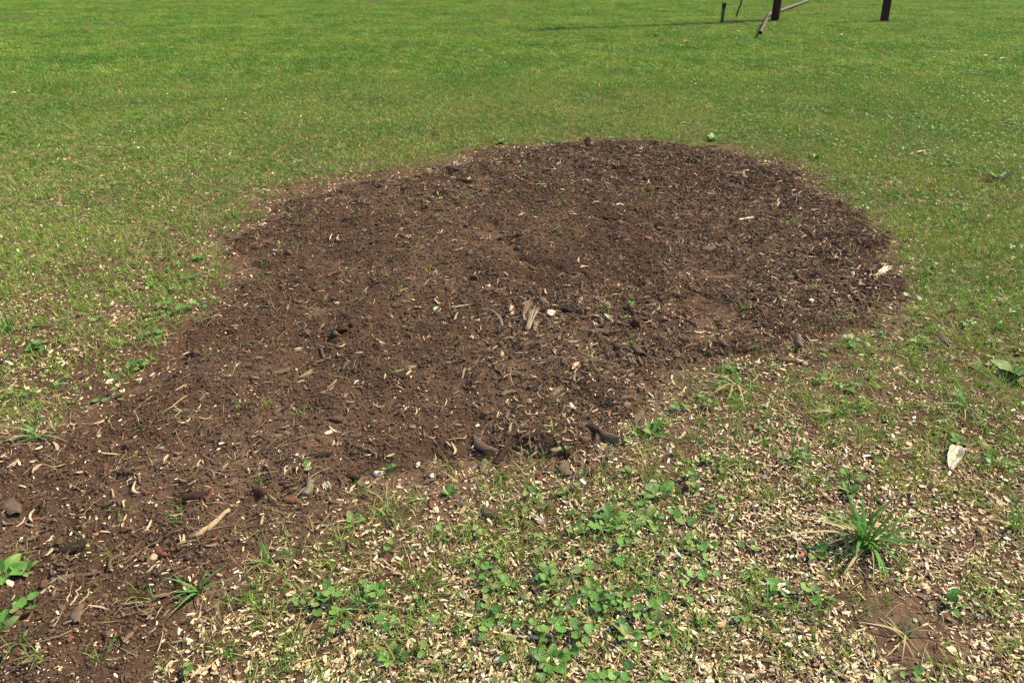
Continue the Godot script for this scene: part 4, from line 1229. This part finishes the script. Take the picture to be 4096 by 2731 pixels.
func shred_mesh(bend: float) -> ArrayMesh:
	var v := PackedVector3Array()
	var c := PackedColorArray()
	var idx := PackedInt32Array()
	var tw := rng.randf_range(-.8, .8)
	for i in 5:
		var t := i / 4.0
		var w := .085 * (.35 + sin(PI * clampf(t * .85 + .1, 0.0, 1.0))) * rng.randf_range(.75, 1.2)
		var p := Vector3(t - .5, bend * (t - .5) * (t - .5) + rng.randf_range(-.02, .02), bend * .6 * sin(t * 3.0) + rng.randf_range(-.03, .03))
		var r := Basis(Vector3.RIGHT, tw * t)
		for q in [Vector3(0, -.025, -w), Vector3(0, .03, -w * .8), Vector3(0, .04, w * .7), Vector3(0, -.02, w)]:
			v.append(p + r * q)
			var k := rng.randf_range(.85, 1.15)
			c.append(Color(k, k, k))
	for i in 4:
		for e in 4:
			var a := i * 4 + e
			var b := i * 4 + (e + 1) % 4
			idx.append_array([a, b, a + 4, b, b + 4, a + 4])
	idx.append_array([0, 2, 1, 0, 3, 2, 16, 17, 18, 16, 18, 19])
	return finish(v, c, idx, false)

func build_litter() -> void:
	var small := icosphere(0)
	# soil crumbs
	var root := stuff("soil_crumbs", "loose dark crumbs strewn over the bare soil", "soil")
	var kinds := []
	var many: Array[Many] = []
	for k in 3:
		kinds.append(lump(Vector3(1, .75, .9), Color.WHITE, 3, .3, 0.0, small, .1, false))
		many.append(Many.new())
	var tries := 230000
	for q in tries:
		var z := -lerpf(.75, 6.7, pow(rng.randf(), 1.5))
		var x := rng.randf_range(-3.3, 2.6)
		var d := soil_d(x, z)
		if d < -.04:
			continue
		var s := lerpf(.0018, .0065, pow(rng.randf(), 2.2)) * (1.0 + absf(z) * .12)
		if rng.randf() < .007:
			s *= rng.randf_range(2.0, 3.5)
		var c := vary(Color(.074, .048, .033), .3)
		many[q % 3].put(tilted(rng.randf() * TAU, 1.5).scaled(Vector3.ONE * s), Vector3(x, soil_h(x, z, d) + s * .25, z), c)
	for k in 3:
		pour(root, "crumbs", many[k], kinds[k], M.crumb)
	# brown shreds of bark and root
	root = stuff("bark_shreds", "brown shreds of bark and root mixed into the soil", "bark mulch")
	kinds = [shred_mesh(.25), shred_mesh(-.3), shred_mesh(.5), shred_mesh(.05)]
	many = [Many.new(), Many.new(), Many.new(), Many.new()]
	for q in 210000:
		var z := -lerpf(.6, 7.0, pow(rng.randf(), 1.15))
		var hw := half_width(z) - .7
		var x := rng.randf_range(-hw, hw)
		var w := smp(maps[3], x, z)
		var d := soil_d(x, z)
		if d > -.3:
			w = maxf(w, .35 * smoothstep(-.3, .0, d))
		if d < -.05:
			w *= .7
		w = w * w * .75 + w * .12 + n_mid.get_noise_2d(x * .9 + 5.0, z * .9) * .3 * w
		if rng.randf() > w:
			continue
		var s := lerpf(.010, .055, pow(rng.randf(), 2.2)) * (1.0 + absf(z) * .03)
		var c := Color(.066, .040, .027)
		var r := rng.randf()
		if r < .16:
			c = Color(.30, .22, .135)
		elif r < .45:
			c = Color(.125, .085, .056)
		elif r < .5:
			c = Color(.15, .06, .035)
		c = vary(c, .3)
		var b := tilted(rng.randf() * TAU, .6) * Basis.from_scale(Vector3(s, s * rng.randf_range(.8, 1.6), s * rng.randf_range(.3, 1.15)))
		many[q % 4].put(b, Vector3(x, top(x, z) + s * .05 + .002, z), c)
	for k in 4:
		pour(root, "shreds", many[k], kinds[k], M.bit)
	# pale chips
	root = stuff("wood_chips", "pale ground wood chips covering the grass in the foreground and flecking the soil", "wood chips")
	kinds = []
	many = []
	for k in 8:
		kinds.append(chip_mesh())
		many.append(Many.new())
	for q in 560000:
		var z := -lerpf(.45, 10.0, pow(rng.randf(), 1.9))
		var hw := half_width(z) - .5
		var x := rng.randf_range(-hw, hw)
		var w := smp(maps[2], x, z)
		var d := soil_d(x, z)
		var fleck := d > .05
		w = w * (.92 + 1.1 * n_mid.get_noise_2d(x * .8 + 15.0, z * .8) * (1.25 - w))
		w *= 1.0 - .9 * exp(-pow(Vector2(x - 1.028, z + 1.249).length() / .10, 2.0)) - .6 * exp(-pow(Vector2(x - 1.043, z + 1.141).length() / .09, 2.0))
		if rng.randf() > w:
			continue
		var s := lerpf(.004, .020, pow(rng.randf(), 2.0))
		if fleck:
			s = lerpf(.003, .014, pow(rng.randf(), 2.8))
			if rng.randf() > .55:
				continue
		s *= 1.0 + maxf(absf(z) - 2.5, 0.0) * .07
		var c := Color(.42, .31, .18).lerp(Color(.56, .44, .29), rng.randf())
		var r := rng.randf()
		if r < .2:
			c = Color(.27, .185, .115)
		elif r < .36:
			c = Color(.13, .085, .055)
		elif r < .38:
			c = Color(.30, .14, .075)
		elif r < .45:
			c = Color(.62, .55, .42)
		c = vary(c, .24)
		if rng.randf() < .12:
			s *= 1.5
		var b := tilted(rng.randf() * TAU, .6) * Basis.from_scale(Vector3(s, s * rng.randf_range(.7, 1.5), s * rng.randf_range(.6, 1.3)))
		many[q % 8].put(b, Vector3(x, top(x, z) + s * .1 + rng.randf() * .008 * w, z), c)
	for k in 8:
		pour(root, "chips", many[k], kinds[k], M.bit)
	# dry clippings and fine roots lying flat
	root = stuff("dry_grass", "dry straw coloured clippings and fine roots lying on the ground", "dry grass")
	kinds = [straw_mesh(.3), straw_mesh(-.5), straw_mesh(.9)]
	many = [Many.new(), Many.new(), Many.new()]
	for q in 120000:
		var z := -lerpf(.5, 9.0, pow(rng.randf(), 1.4))
		var hw := half_width(z) - .5
		var x := rng.randf_range(-hw, hw)
		var g := smp(maps[0], x, z)
		var w := smp(maps[1], x, z) * (g * 1.1 + .22) + smp(maps[3], x, z) * .12
		if soil_d(x, z) > .06:
			w *= .5
		if rng.randf() > w * .8:
			continue
		var s := lerpf(.025, .11, pow(rng.randf(), 1.7))
		var c := Color(.34, .27, .14).lerp(Color(.20, .15, .085), rng.randf())
		if rng.randf() < .25:
			c = Color(.17, .2, .075)
		var b := tilted(rng.randf() * TAU, .3) * Basis.from_scale(Vector3(s, s, s))
		many[q % 3].put(b, Vector3(x, top(x, z) + .004 + rng.randf() * .02 * g, z), vary(c, .25))
	for k in 3:
		pour(root, "stalks", many[k], kinds[k], M.dry)

func straw_mesh(bend: float) -> ArrayMesh:
	var pts := PackedVector3Array()
	var rad := PackedFloat32Array()
	for i in 5:
		var t := i / 4.0
		pts.append(Vector3(t - .5, .05 * sin(PI * t) * absf(bend), bend * .3 * t * t + rng.randf_range(-.02, .02)))
		rad.append(.013 * (1.0 - .5 * t))
	return tube(pts, rad, 3, Color.WHITE, 0.0, Color.WHITE)

# ---------------------------------------------------------------- posts and pipes
func box_part(parent: Node, called: String, size: Vector3, at: Vector3, c: Color) -> void:
	# box with broken edges, rough rusty faces and a few cuts up its height
	var v := PackedVector3Array()
	var col := PackedColorArray()
	var idx := PackedInt32Array()
	var e := minf(size.x, size.z) * .2
	var ring := [Vector2(-1, -1), Vector2(1, -1), Vector2(1, 1), Vector2(-1, 1)]
	var n := 0
	var rows := 14
	for j in rows + 1:
		var y := size.y * j / rows
		for k in 4:
			var p: Vector2 = ring[k]
			var hx := size.x * .5
			var hz := size.z * .5
			var a := Vector2(p.x * hx, p.y * (hz - e))
			var b := Vector2(p.x * (hx - e), p.y * hz)
			var two := [b, a] if k % 2 == 1 else [a, b]
			for w in two:
				v.append(Vector3(w.x, y, w.y) + at)
				var f := 1.0 + .5 * n_big.get_noise_3d(w.x * 30.0, y * 9.0, w.y * 30.0 + at.x * 50.0)
				col.append(Color(c.r * f, c.g * f, c.b * f))
		n = 8
	for j in rows:
		for k in n:
			var a := j * n + k
			var b := j * n + (k + 1) % n
			idx.append_array([a, b, a + n, b, b + n, a + n])
	var t := rows * n
	for k in range(1, n - 1):
		idx.append_array([t, t + k, t + k + 1])
	part(parent, called, finish(v, col, idx, false), M.rust)

func post_root(called: String, at: Vector3, lean: Vector2, turn: float) -> Node3D:
	var o := Node3D.new()
	o.name = numbered(called)
	add_child(o)
	var up := Vector3(lean.x, 1, lean.y).normalized()
	var x := Vector3.RIGHT.rotated(Vector3.UP, turn)
	var zz := x.cross(up).normalized()
	o.transform = Transform3D(Basis(up.cross(zz).normalized(), up, zz), at)
	return o

func pipe_mesh(pts: PackedVector3Array, r: float, wall: float, c: Color) -> ArrayMesh:
	# hollow pipe: outer and inner skin joined at the two mouths
	var sides := 18
	var v := PackedVector3Array()
	var col := PackedColorArray()
	var idx := PackedInt32Array()
	var path := PackedVector3Array()
	for i in pts.size() - 1:
		var steps := maxi(2, int(pts[i].distance_to(pts[i + 1]) / .12))
		for s in steps:
			path.append(pts[i].lerp(pts[i + 1], float(s) / steps))
	path.append(pts[pts.size() - 1])
	var n := path.size()
	for skin in 2:
		for i in n:
			var dir := (path[mini(i + 1, n - 1)] - path[maxi(i - 1, 0)]).normalized()
			var u := dir.cross(Vector3.UP if absf(dir.y) < .9 else Vector3.RIGHT).normalized()
			var w := u.cross(dir).normalized()
			for k in sides:
				var a := TAU * k / sides
				v.append(path[i] + (u * cos(a) + w * sin(a)) * (r if skin == 0 else r - wall))
				var f := 1.0 + .55 * n_big.get_noise_3d(i * 1.1, cos(a) * 3.0, sin(a) * 3.0 + r * 90.0)
				col.append(Color(c.r * f, c.g * f, c.b * f))
	var lay := n * sides
	for skin in 2:
		for i in n - 1:
			for k in sides:
				var a := skin * lay + i * sides + k
				var b := skin * lay + i * sides + (k + 1) % sides
				if skin == 0:
					idx.append_array([a, b, a + sides, b, b + sides, a + sides])
				else:
					idx.append_array([a, a + sides, b, b, a + sides, b + sides])
	for e in 2:
		var base := 0 if e == 0 else (n - 1) * sides
		for k in sides:
			var a := base + k
			var b := base + (k + 1) % sides
			idx.append_array([a, a + lay, b, b, a + lay, b + lay])
	return finish(v, col, idx)

func build_posts() -> void:
	var rust := Color(.060, .036, .027)
	var o := post_root("steel_post", Vector3(6.56, lawn_h(6.56, -18.71) - .06, -18.71), Vector2(-.035, 0), 1.05)
	tag(o, "tall dark rusty steel beam post standing behind the pipe", "post", "steel posts on the lawn")
	box_part(o, "flange", Vector3(.15, 6.9, .012), Vector3(0, 0, .085), rust)
	box_part(o, "flange", Vector3(.15, 6.9, .012), Vector3(0, 0, -.085), rust)
	box_part(o, "web", Vector3(.009, 6.9, .157), Vector3(0, 0, 0), Color(.085, .05, .038))
	o = post_root("steel_post", Vector3(9.22, lawn_h(9.22, -18.58) - .06, -18.58), Vector2(-.09, 0), .2)
	tag(o, "dark rusty square steel post standing alone at the right", "post", "steel posts on the lawn")
	box_part(o, "shaft", Vector3(.165, 1.55, .165), Vector3.ZERO, Color(.05, .03, .023))
	box_part(o, "foot_collar", Vector3(.2, .11, .2), Vector3.ZERO, Color(.08, .042, .026))
	# dirt kicked up at the foot of the posts
	# the short standing pipe
	o = post_root("standing_pipe", Vector3(5.13, lawn_h(5.13, -18.32) - .05, -18.32), Vector2(-.02, 0), .0)
	tag(o, "short grey standing pipe with a dark capped collar", "pipe")
	part(o, "shaft", pipe_mesh(PackedVector3Array([Vector3(0, 0, 0), Vector3(0, .47, 0)]), .039, .005, Color(.15, .15, .13)), M.rust)
	part(o, "collar", pipe_mesh(PackedVector3Array([Vector3(0, .385, 0), Vector3(0, .455, 0)]), .049, .009, Color(.07, .062, .052)), M.rust)
	part(o, "rim", pipe_mesh(PackedVector3Array([Vector3(0, .456, 0), Vector3(0, .478, 0)]), .055, .02, Color(.06, .052, .045)), M.rust)
	# leaning stake
	o = post_root("leaning_stake", Vector3(5.82, lawn_h(5.82, -19.54) - .05, -19.54), Vector2(.0, 0), .0)
	tag(o, "thin bent green metal stake leaning behind the standing pipe", "stake")
	part(o, "shaft", pipe_mesh(PackedVector3Array([Vector3(-.005, 0, 0), Vector3(.03, .26, 0), Vector3(.062, .36, .02), Vector3(.075, .62, .03), Vector3(.08, 1.1, .02)]), .019, .004, Color(.055, .07, .06)), M.rust)
	part(o, "wire", tube(PackedVector3Array([Vector3(.02, .15, .03), Vector3(.06, .22, .05), Vector3(.05, .3, .06), Vector3(.095, .4, .04), Vector3(.085, .6, .06), Vector3(.1, .95, .05)]), PackedFloat32Array([.003, .003, .003, .003, .003, .003]), 5, Color(.25, .2, .14), 0.0, Color(.25, .2, .14)), M.rust)
	# pipe lying past the post
	o = Node3D.new()
	o.name = numbered("bent_pipe")
	add_child(o)
	var a := Vector3(4.985, .115, -14.95)
	var b := Vector3(6.66, .09, -19.55)
	var c := Vector3(9.9, .075, -25.4)
	o.position = Vector3(a.x, 0, a.z)
	tag(o, "long rusty brown pipe lying on the lawn past the tall post", "pipe")
	a -= o.position
	b -= o.position
	c -= o.position
	part(o, "near_length", pipe_mesh(PackedVector3Array([a, b - (b - a).normalized() * .1]), .034, .004, Color(.155, .105, .08)), M.rust)
	part(o, "far_length", pipe_mesh(PackedVector3Array([b + (c - b).normalized() * .1, c]), .034, .004, Color(.25, .2, .165)), M.rust)
	part(o, "elbow", pipe_mesh(PackedVector3Array([b - (b - a).normalized() * .2, b, b + (c - b).normalized() * .2]), .043, .007, Color(.27, .25, .23)), M.rust)
	# worn earth round the posts
	var root := stuff("worn_turf", "brown worn turf and dry grass around the foot of the posts", "dry grass")
	var mesh := tuft_mesh(30, .06, .015, .04, .006, 1.3)
	var many := Many.new()
	for q in 420:
		var p := Vector2(lerpf(5.2, 6.9, rng.randf()), -18.75 + rng.randfn() * .16)
		if q > 330:
			p = Vector2(9.1 + rng.randfn() * .18, -18.5 + rng.randfn() * .1)
		var cc := vary(Color(.25, .2, .1).lerp(Color(.12, .075, .045), rng.randf()), .2)
		many.put(Basis(Vector3.UP, rng.randf() * TAU).scaled(Vector3.ONE * rng.randf_range(.7, 1.4)), Vector3(p.x, lawn_h(p.x, p.y) + .012, p.y), cc)
	pour(root, "tufts", many, mesh, M.dry)

# ---------------------------------------------------------------- single finds
func build_finds() -> void:
	for f in finds:
		var x: float = f[1]
		var z: float = f[2]
		var l: float = f[3]
		var w: float = f[4]
		var c := vary(tone(f[6]), .08)
		var lift: float = f[7]
		var y := top(x, z)
		var basis := Basis(Vector3.UP, f[5])
		var mesh: Mesh
		var m: Material = M.bark
		match f[0]:
			"stone":
				mesh = lump(Vector3(l * .5, minf(w, l) * .36, w * .52), c, 7, .10, 0.0, ball)
				m = M.stone
				y += minf(w, l) * .16
			"clod":
				mesh = lump(Vector3(l * .5, w * .42, l * .42), c, 4, .26, 0.0, ball, .25)
				m = M.soil
				y += w * .2
			"chunk":
				mesh = lump(Vector3(l * .5, minf(w, l) * .36, w * .5), c, 5, .22, .3, ball, .22, false)
				m = M.wood
				y += minf(w, l) * .18
			"bark":
				l = maxf(l, .02)
				mesh = slab(l * 1.08, w * 1.3, clampf(w * .22, .004, .014), rng.randf_range(.3, .6), c, c.lerp(Color(.05, .03, .02), .4))
				basis = basis * Basis(Vector3(1, 0, 0), rng.randf_range(-.22, .22))
			"stick":
				mesh = stick_mesh(l, w, c, .10 if w > .012 else .22, c.lerp(Color(.3, .22, .14), .5))
				m = M.wood if f[6] in ["tan", "pale"] else M.bark
				y -= .001
			"splinter":
				mesh = fibre_mesh(l, w, c, 14)
				m = M.wood
			"leaf":
				var kind := "shaving" if f[8] == "wood_shaving" else ("broad" if f[6] in ["green", "mint"] else "dead")
				mesh = leaf_mesh(kind, c, .22, .35)
				m = M.leaf if kind == "broad" else M.dryleaf
				var kk := w / .62
				basis = basis * Basis.from_scale(Vector3(l, maxf(l, kk) * .8, clampf(kk, l * .5, l * 1.6)))
				y += .006 if z > -8.0 else .035
				x -= cos(f[5]) * l * .5
				z += sin(f[5]) * l * .5
		if lift > 0.0:
			var a := asin(clampf(lift / maxf(l, .01), 0.0, .9))
			basis = basis * Basis(Vector3(0, 0, 1), a)
			y += l * .5 * sin(a) - .004
		var o := thing(f[8], mesh, m, Transform3D(basis, Vector3(x, y, z)))
		tag(o, f[10], f[9])
		refs.append([Vector2(f[1], f[2]), short_name(f[10])])

# ---------------------------------------------------------------- weeds
var leaf_sets := {}
var refs: Array = []
var used := {}

func short_name(label: String) -> String:
	var out := PackedStringArray()
	for w in label.split(" "):
		if out.size() > 1 and w in ["left", "right", "below", "above", "on", "in", "at", "beside", "amid", "with", "near", "behind", "under", "touching", "lying", "standing", "between", "among", "alone", "just", "half", "leaning", "stuck", "beneath", "and", "of", "along", "rising", "crossing", "next", "upper", "lower", "low", "tucked", "overhanging", "growing", "cut", "hanging", "sticking", "pointing", "passing", "poking", "shaded", "topped", "like", "by", "that", "looking", "from", "crossing"]:
			break
		out.append(w)
	return " ".join(out)

func beside(what: String, x: float, z: float) -> String:
	var order := refs.duplicate()
	order.sort_custom(func(a, b): return Vector2(x, z).distance_squared_to(a[0]) < Vector2(x, z).distance_squared_to(b[0]))
	var s := ""
	for q in 14:
		var ref: Array = order[q]
		var dx: float = x - ref[0].x
		var dz: float = z - ref[0].y
		var far := Vector2(dx, dz).length()
		var way := ("right of" if dx > 0.0 else "left of") if absf(dx) > absf(dz) else ("in front of" if dz > 0.0 else "behind")
		var near := "just " if far < .12 else ("" if far < .3 else "well ")
		var text: String = what + " " + near + way + " the " + ref[1]
		if s == "":
			s = text
		if not used.has(text):
			s = text
			break
	used[s] = true
	return s


func plant(kind: String, x: float, z: float, spread: float, hue: int) -> Node3D:
	var o := Node3D.new()
	o.name = numbered({"ivy": "ground_ivy", "broad": "plantain", "lobed": "dandelion", "long": "narrow_leaf_weed"}[kind])
	add_child(o)
	o.position = Vector3(x, top(x, z), z)
	var n := 6
	if kind == "ivy":
		n = clampi(int(spread / .016), 3, 9)
	var set_: Array = leaf_sets[kind]
	for q in n:
		var a := TAU * (q + rng.randf() * .8) / n
		var mesh: Mesh = set_[(hue + q) % set_.size()]
		if kind == "ivy":
			var r := spread * .5 * sqrt(rng.randf())
			var h := rng.randf_range(.012, .035)
			var p := Vector3(cos(a) * r, h, sin(a) * r)
			var s := rng.randf_range(.015, .029) * clampf(spread / .06, .8, 1.25)
			part(o, "leaf", mesh, M.leaf, Transform3D(tilted(rng.randf() * TAU, .35).scaled(Vector3.ONE * s), p))
			var k := rng.randf_range(.2, .5)
			part(o, "stem", tube(PackedVector3Array([Vector3(cos(a) * r * k, -.006, sin(a) * r * k), Vector3(cos(a) * r * .8, h * .6, sin(a) * r * .8), p]), PackedFloat32Array([.0012, .001, .0008]), 4, Color(.13, .17, .06), 0.0, Color(.13, .17, .06)), M.grass)
		else:
			var s := spread * rng.randf_range(.42, .72)
			var b := Basis(Vector3.UP, a) * Basis(Vector3(0, 0, 1), rng.randf_range(.12, .75)) * Basis(Vector3(1, 0, 0), rng.randf_range(-.35, .35))
			part(o, "leaf", mesh, M.leaf, Transform3D(b.scaled(Vector3.ONE * s), Vector3(cos(a), 0, -sin(a)) * .006))
	return o

func build_weeds() -> void:
	var greens := [Color(.062, .145, .028), Color(.10, .185, .042), Color(.042, .10, .024), Color(.115, .15, .045)]
	for kind in ["ivy", "broad", "lobed", "long"]:
		var s := []
		for q in 5:
			var c: Color = greens[q % 4]
			s.append(ivy_mesh(c) if kind == "ivy" else leaf_mesh(kind, c, rng.randf_range(.1, .35), rng.randf_range(.1, .3)))
		leaf_sets[kind] = s
	var n := 0
	for w in weeds:
		tag(plant(w[0], w[1], w[2], maxf(w[3], .03), n), w[4], "weed")
		refs.append([Vector2(w[1], w[2]), short_name(w[4])])
		n += 1
	# the many alike ones
	var made := 0
	var tries := 0
	while made < 210 and tries < 9000:
		tries += 1
		var z := -rng.randf_range(.85, 4.2)
		var hw := half_width(z) - 1.2
		var x := rng.randf_range(-hw, hw)
		if soil_d(x, z) > -.03 or rng.randf() > smp(maps[4], x, z) * (.8 + 2.4 * n_mid.get_noise_2d(x * .5 + 3.0, z * .5)):
			continue
		var o := plant("ivy" if rng.randf() < .85 else "broad", x, z, rng.randf_range(.035, .075), made)
		var label := beside("small round leaved weed" if o.name.begins_with("ground") else "small pointed leaf weed", x, z)
		tag(o, label, "weed", "small weeds in the thin grass and chips")
		made += 1

# ---------------------------------------------------------------- grass clumps
func build_clumps() -> void:
	var blades := []
	for q in 6:
		var v := PackedVector3Array()
		var nn := PackedVector3Array()
		var col := PackedColorArray()
		var idx := PackedInt32Array()
		var bend := .25 + .2 * q
		var c := vary(Color(.09, .2, .045), .25)
		if q == 5:
			c = Color(.3, .25, .12)
		for i in 8:
			var t := i / 7.0
			var p := Vector3(bend * t * t, t - .42 * bend * t * t, 0)
			var w := .022 * (1.0 - pow(t, 2.2)) * (.55 + .9 * minf(t * 3.0, 1.0))
			for s in [-1, 0, 1]:
				v.append(p + Vector3(-absf(s) * w * .35, 0, s * w))
				nn.append(-Vector3(-1.0, 2.0 * bend * t, s * .35).normalized())
				var k := .9 if s == 0 else 1.05
				col.append(Color(c.r * k, c.g * k, c.b * k))
		for i in 7:
			for s in 2:
				var a := i * 3 + s
				idx.append_array([a, a + 1, a + 3, a + 1, a + 4, a + 3])
		blades.append(arrays(v, nn, col, idx))
	for f in clumps:
		var o := Node3D.new()
		o.name = numbered("grass_clump")
		add_child(o)
		o.position = Vector3(f[0], top(f[0], f[1]) - .004, f[1])
		tag(o, f[4], "grass clump")
		var h: float = f[2] * 1.25
		for q in f[3]:
			var dry: bool = "dry" in f[4]
			var k := rng.randi() % 6 if not dry else (5 if rng.randf() < .6 else rng.randi() % 5)
			var s := h * rng.randf_range(.45, 1.1)
			var a := rng.randf() * TAU
			var b := Basis(Vector3.UP, rng.randf() * TAU) * Basis(Vector3(0, 0, 1), -rng.randf_range(.0, .75)) * Basis(Vector3(1, 0, 0), rng.randf_range(-.3, .3))
			part(o, "blade", blades[k], M.grass, Transform3D(b.scaled(Vector3(s, s, minf(s, .16) * rng.randf_range(.5, .9) + .03)), Vector3(cos(a), 0, sin(a)) * rng.randf() * h * .13))

# ---------------------------------------------------------------- loose larger pieces that look alike
func build_loose_pieces() -> void:
	var chips := []
	for q in 6:
		chips.append(chip_mesh())
	var mats := []
	for c in [Color(.46, .34, .2), Color(.55, .43, .28), Color(.6, .52, .38), Color(.36, .25, .14)]:
		var m: StandardMaterial3D = M.wood.duplicate()
		m.albedo_color = c.linear_to_srgb()
		mats.append(m)
	var made := 0
	var tries := 0
	while made < 280 and tries < 20000:
		tries += 1
		var z := -rng.randf_range(.9, 2.6)
		var hw := half_width(z) - 1.3
		var x := rng.randf_range(-hw, hw)
		if rng.randf() > smp(maps[2], x, z):
			continue
		var s := rng.randf_range(.018, .032)
		var o := thing("wood_chip", chips[made % 6], mats[made % 4], Transform3D(tilted(rng.randf() * TAU, .35) * Basis.from_scale(Vector3(s, s * .9, s * rng.randf_range(.6, 1.1))), Vector3(x, top(x, z) + .007, z)))
		var label := beside(["large tan wood chip", "large light tan wood chip", "large cream wood chip", "large brownish wood chip"][made % 4], x, z)
		tag(o, label, "wood chip", "larger wood chips lying loose")
		made += 1
	made = 0
	tries = 0
	var meshes := []
	for q in 10:
		if q % 3 == 0:
			meshes.append(stick_mesh(1.0, .2, vary(tone("brown"), .2), .15, tone("grey")))
		elif q % 3 == 1:
			meshes.append(slab(1.0, .38, .07, .4, vary(tone("brown").lerp(tone("grey"), rng.randf() * .5), .2), tone("brown")))
		else:
			meshes.append(fibre_mesh(1.0, .22, vary(tone("grey").lerp(tone("tan"), rng.randf()), .15), 6))
	while made < 260 and tries < 20000:
		tries += 1
		var z := -rng.randf_range(1.2, 6.4)
		var x := rng.randf_range(-2.6, 2.4)
		if soil_d(x, z) < -.02 or rng.randf() > smp(maps[3], x, z):
			continue
		var k := made % 10
		var s := rng.randf_range(.035, .085)
		var o := thing(["root_piece", "bark_piece", "wood_splinter"][k % 3], meshes[k], M.bark if k % 3 < 2 else M.wood, Transform3D(tilted(rng.randf() * TAU, .2).scaled(Vector3.ONE * s), Vector3(x, top(x, z) + .001, z)))
		var what: String = ["root bit", "bark bit", "wood sliver"][k % 3]
		tag(o, beside("small " + what, x, z), ["root", "bark", "wood splinter"][k % 3], "small %ss on the bare soil" % what)
		made += 1
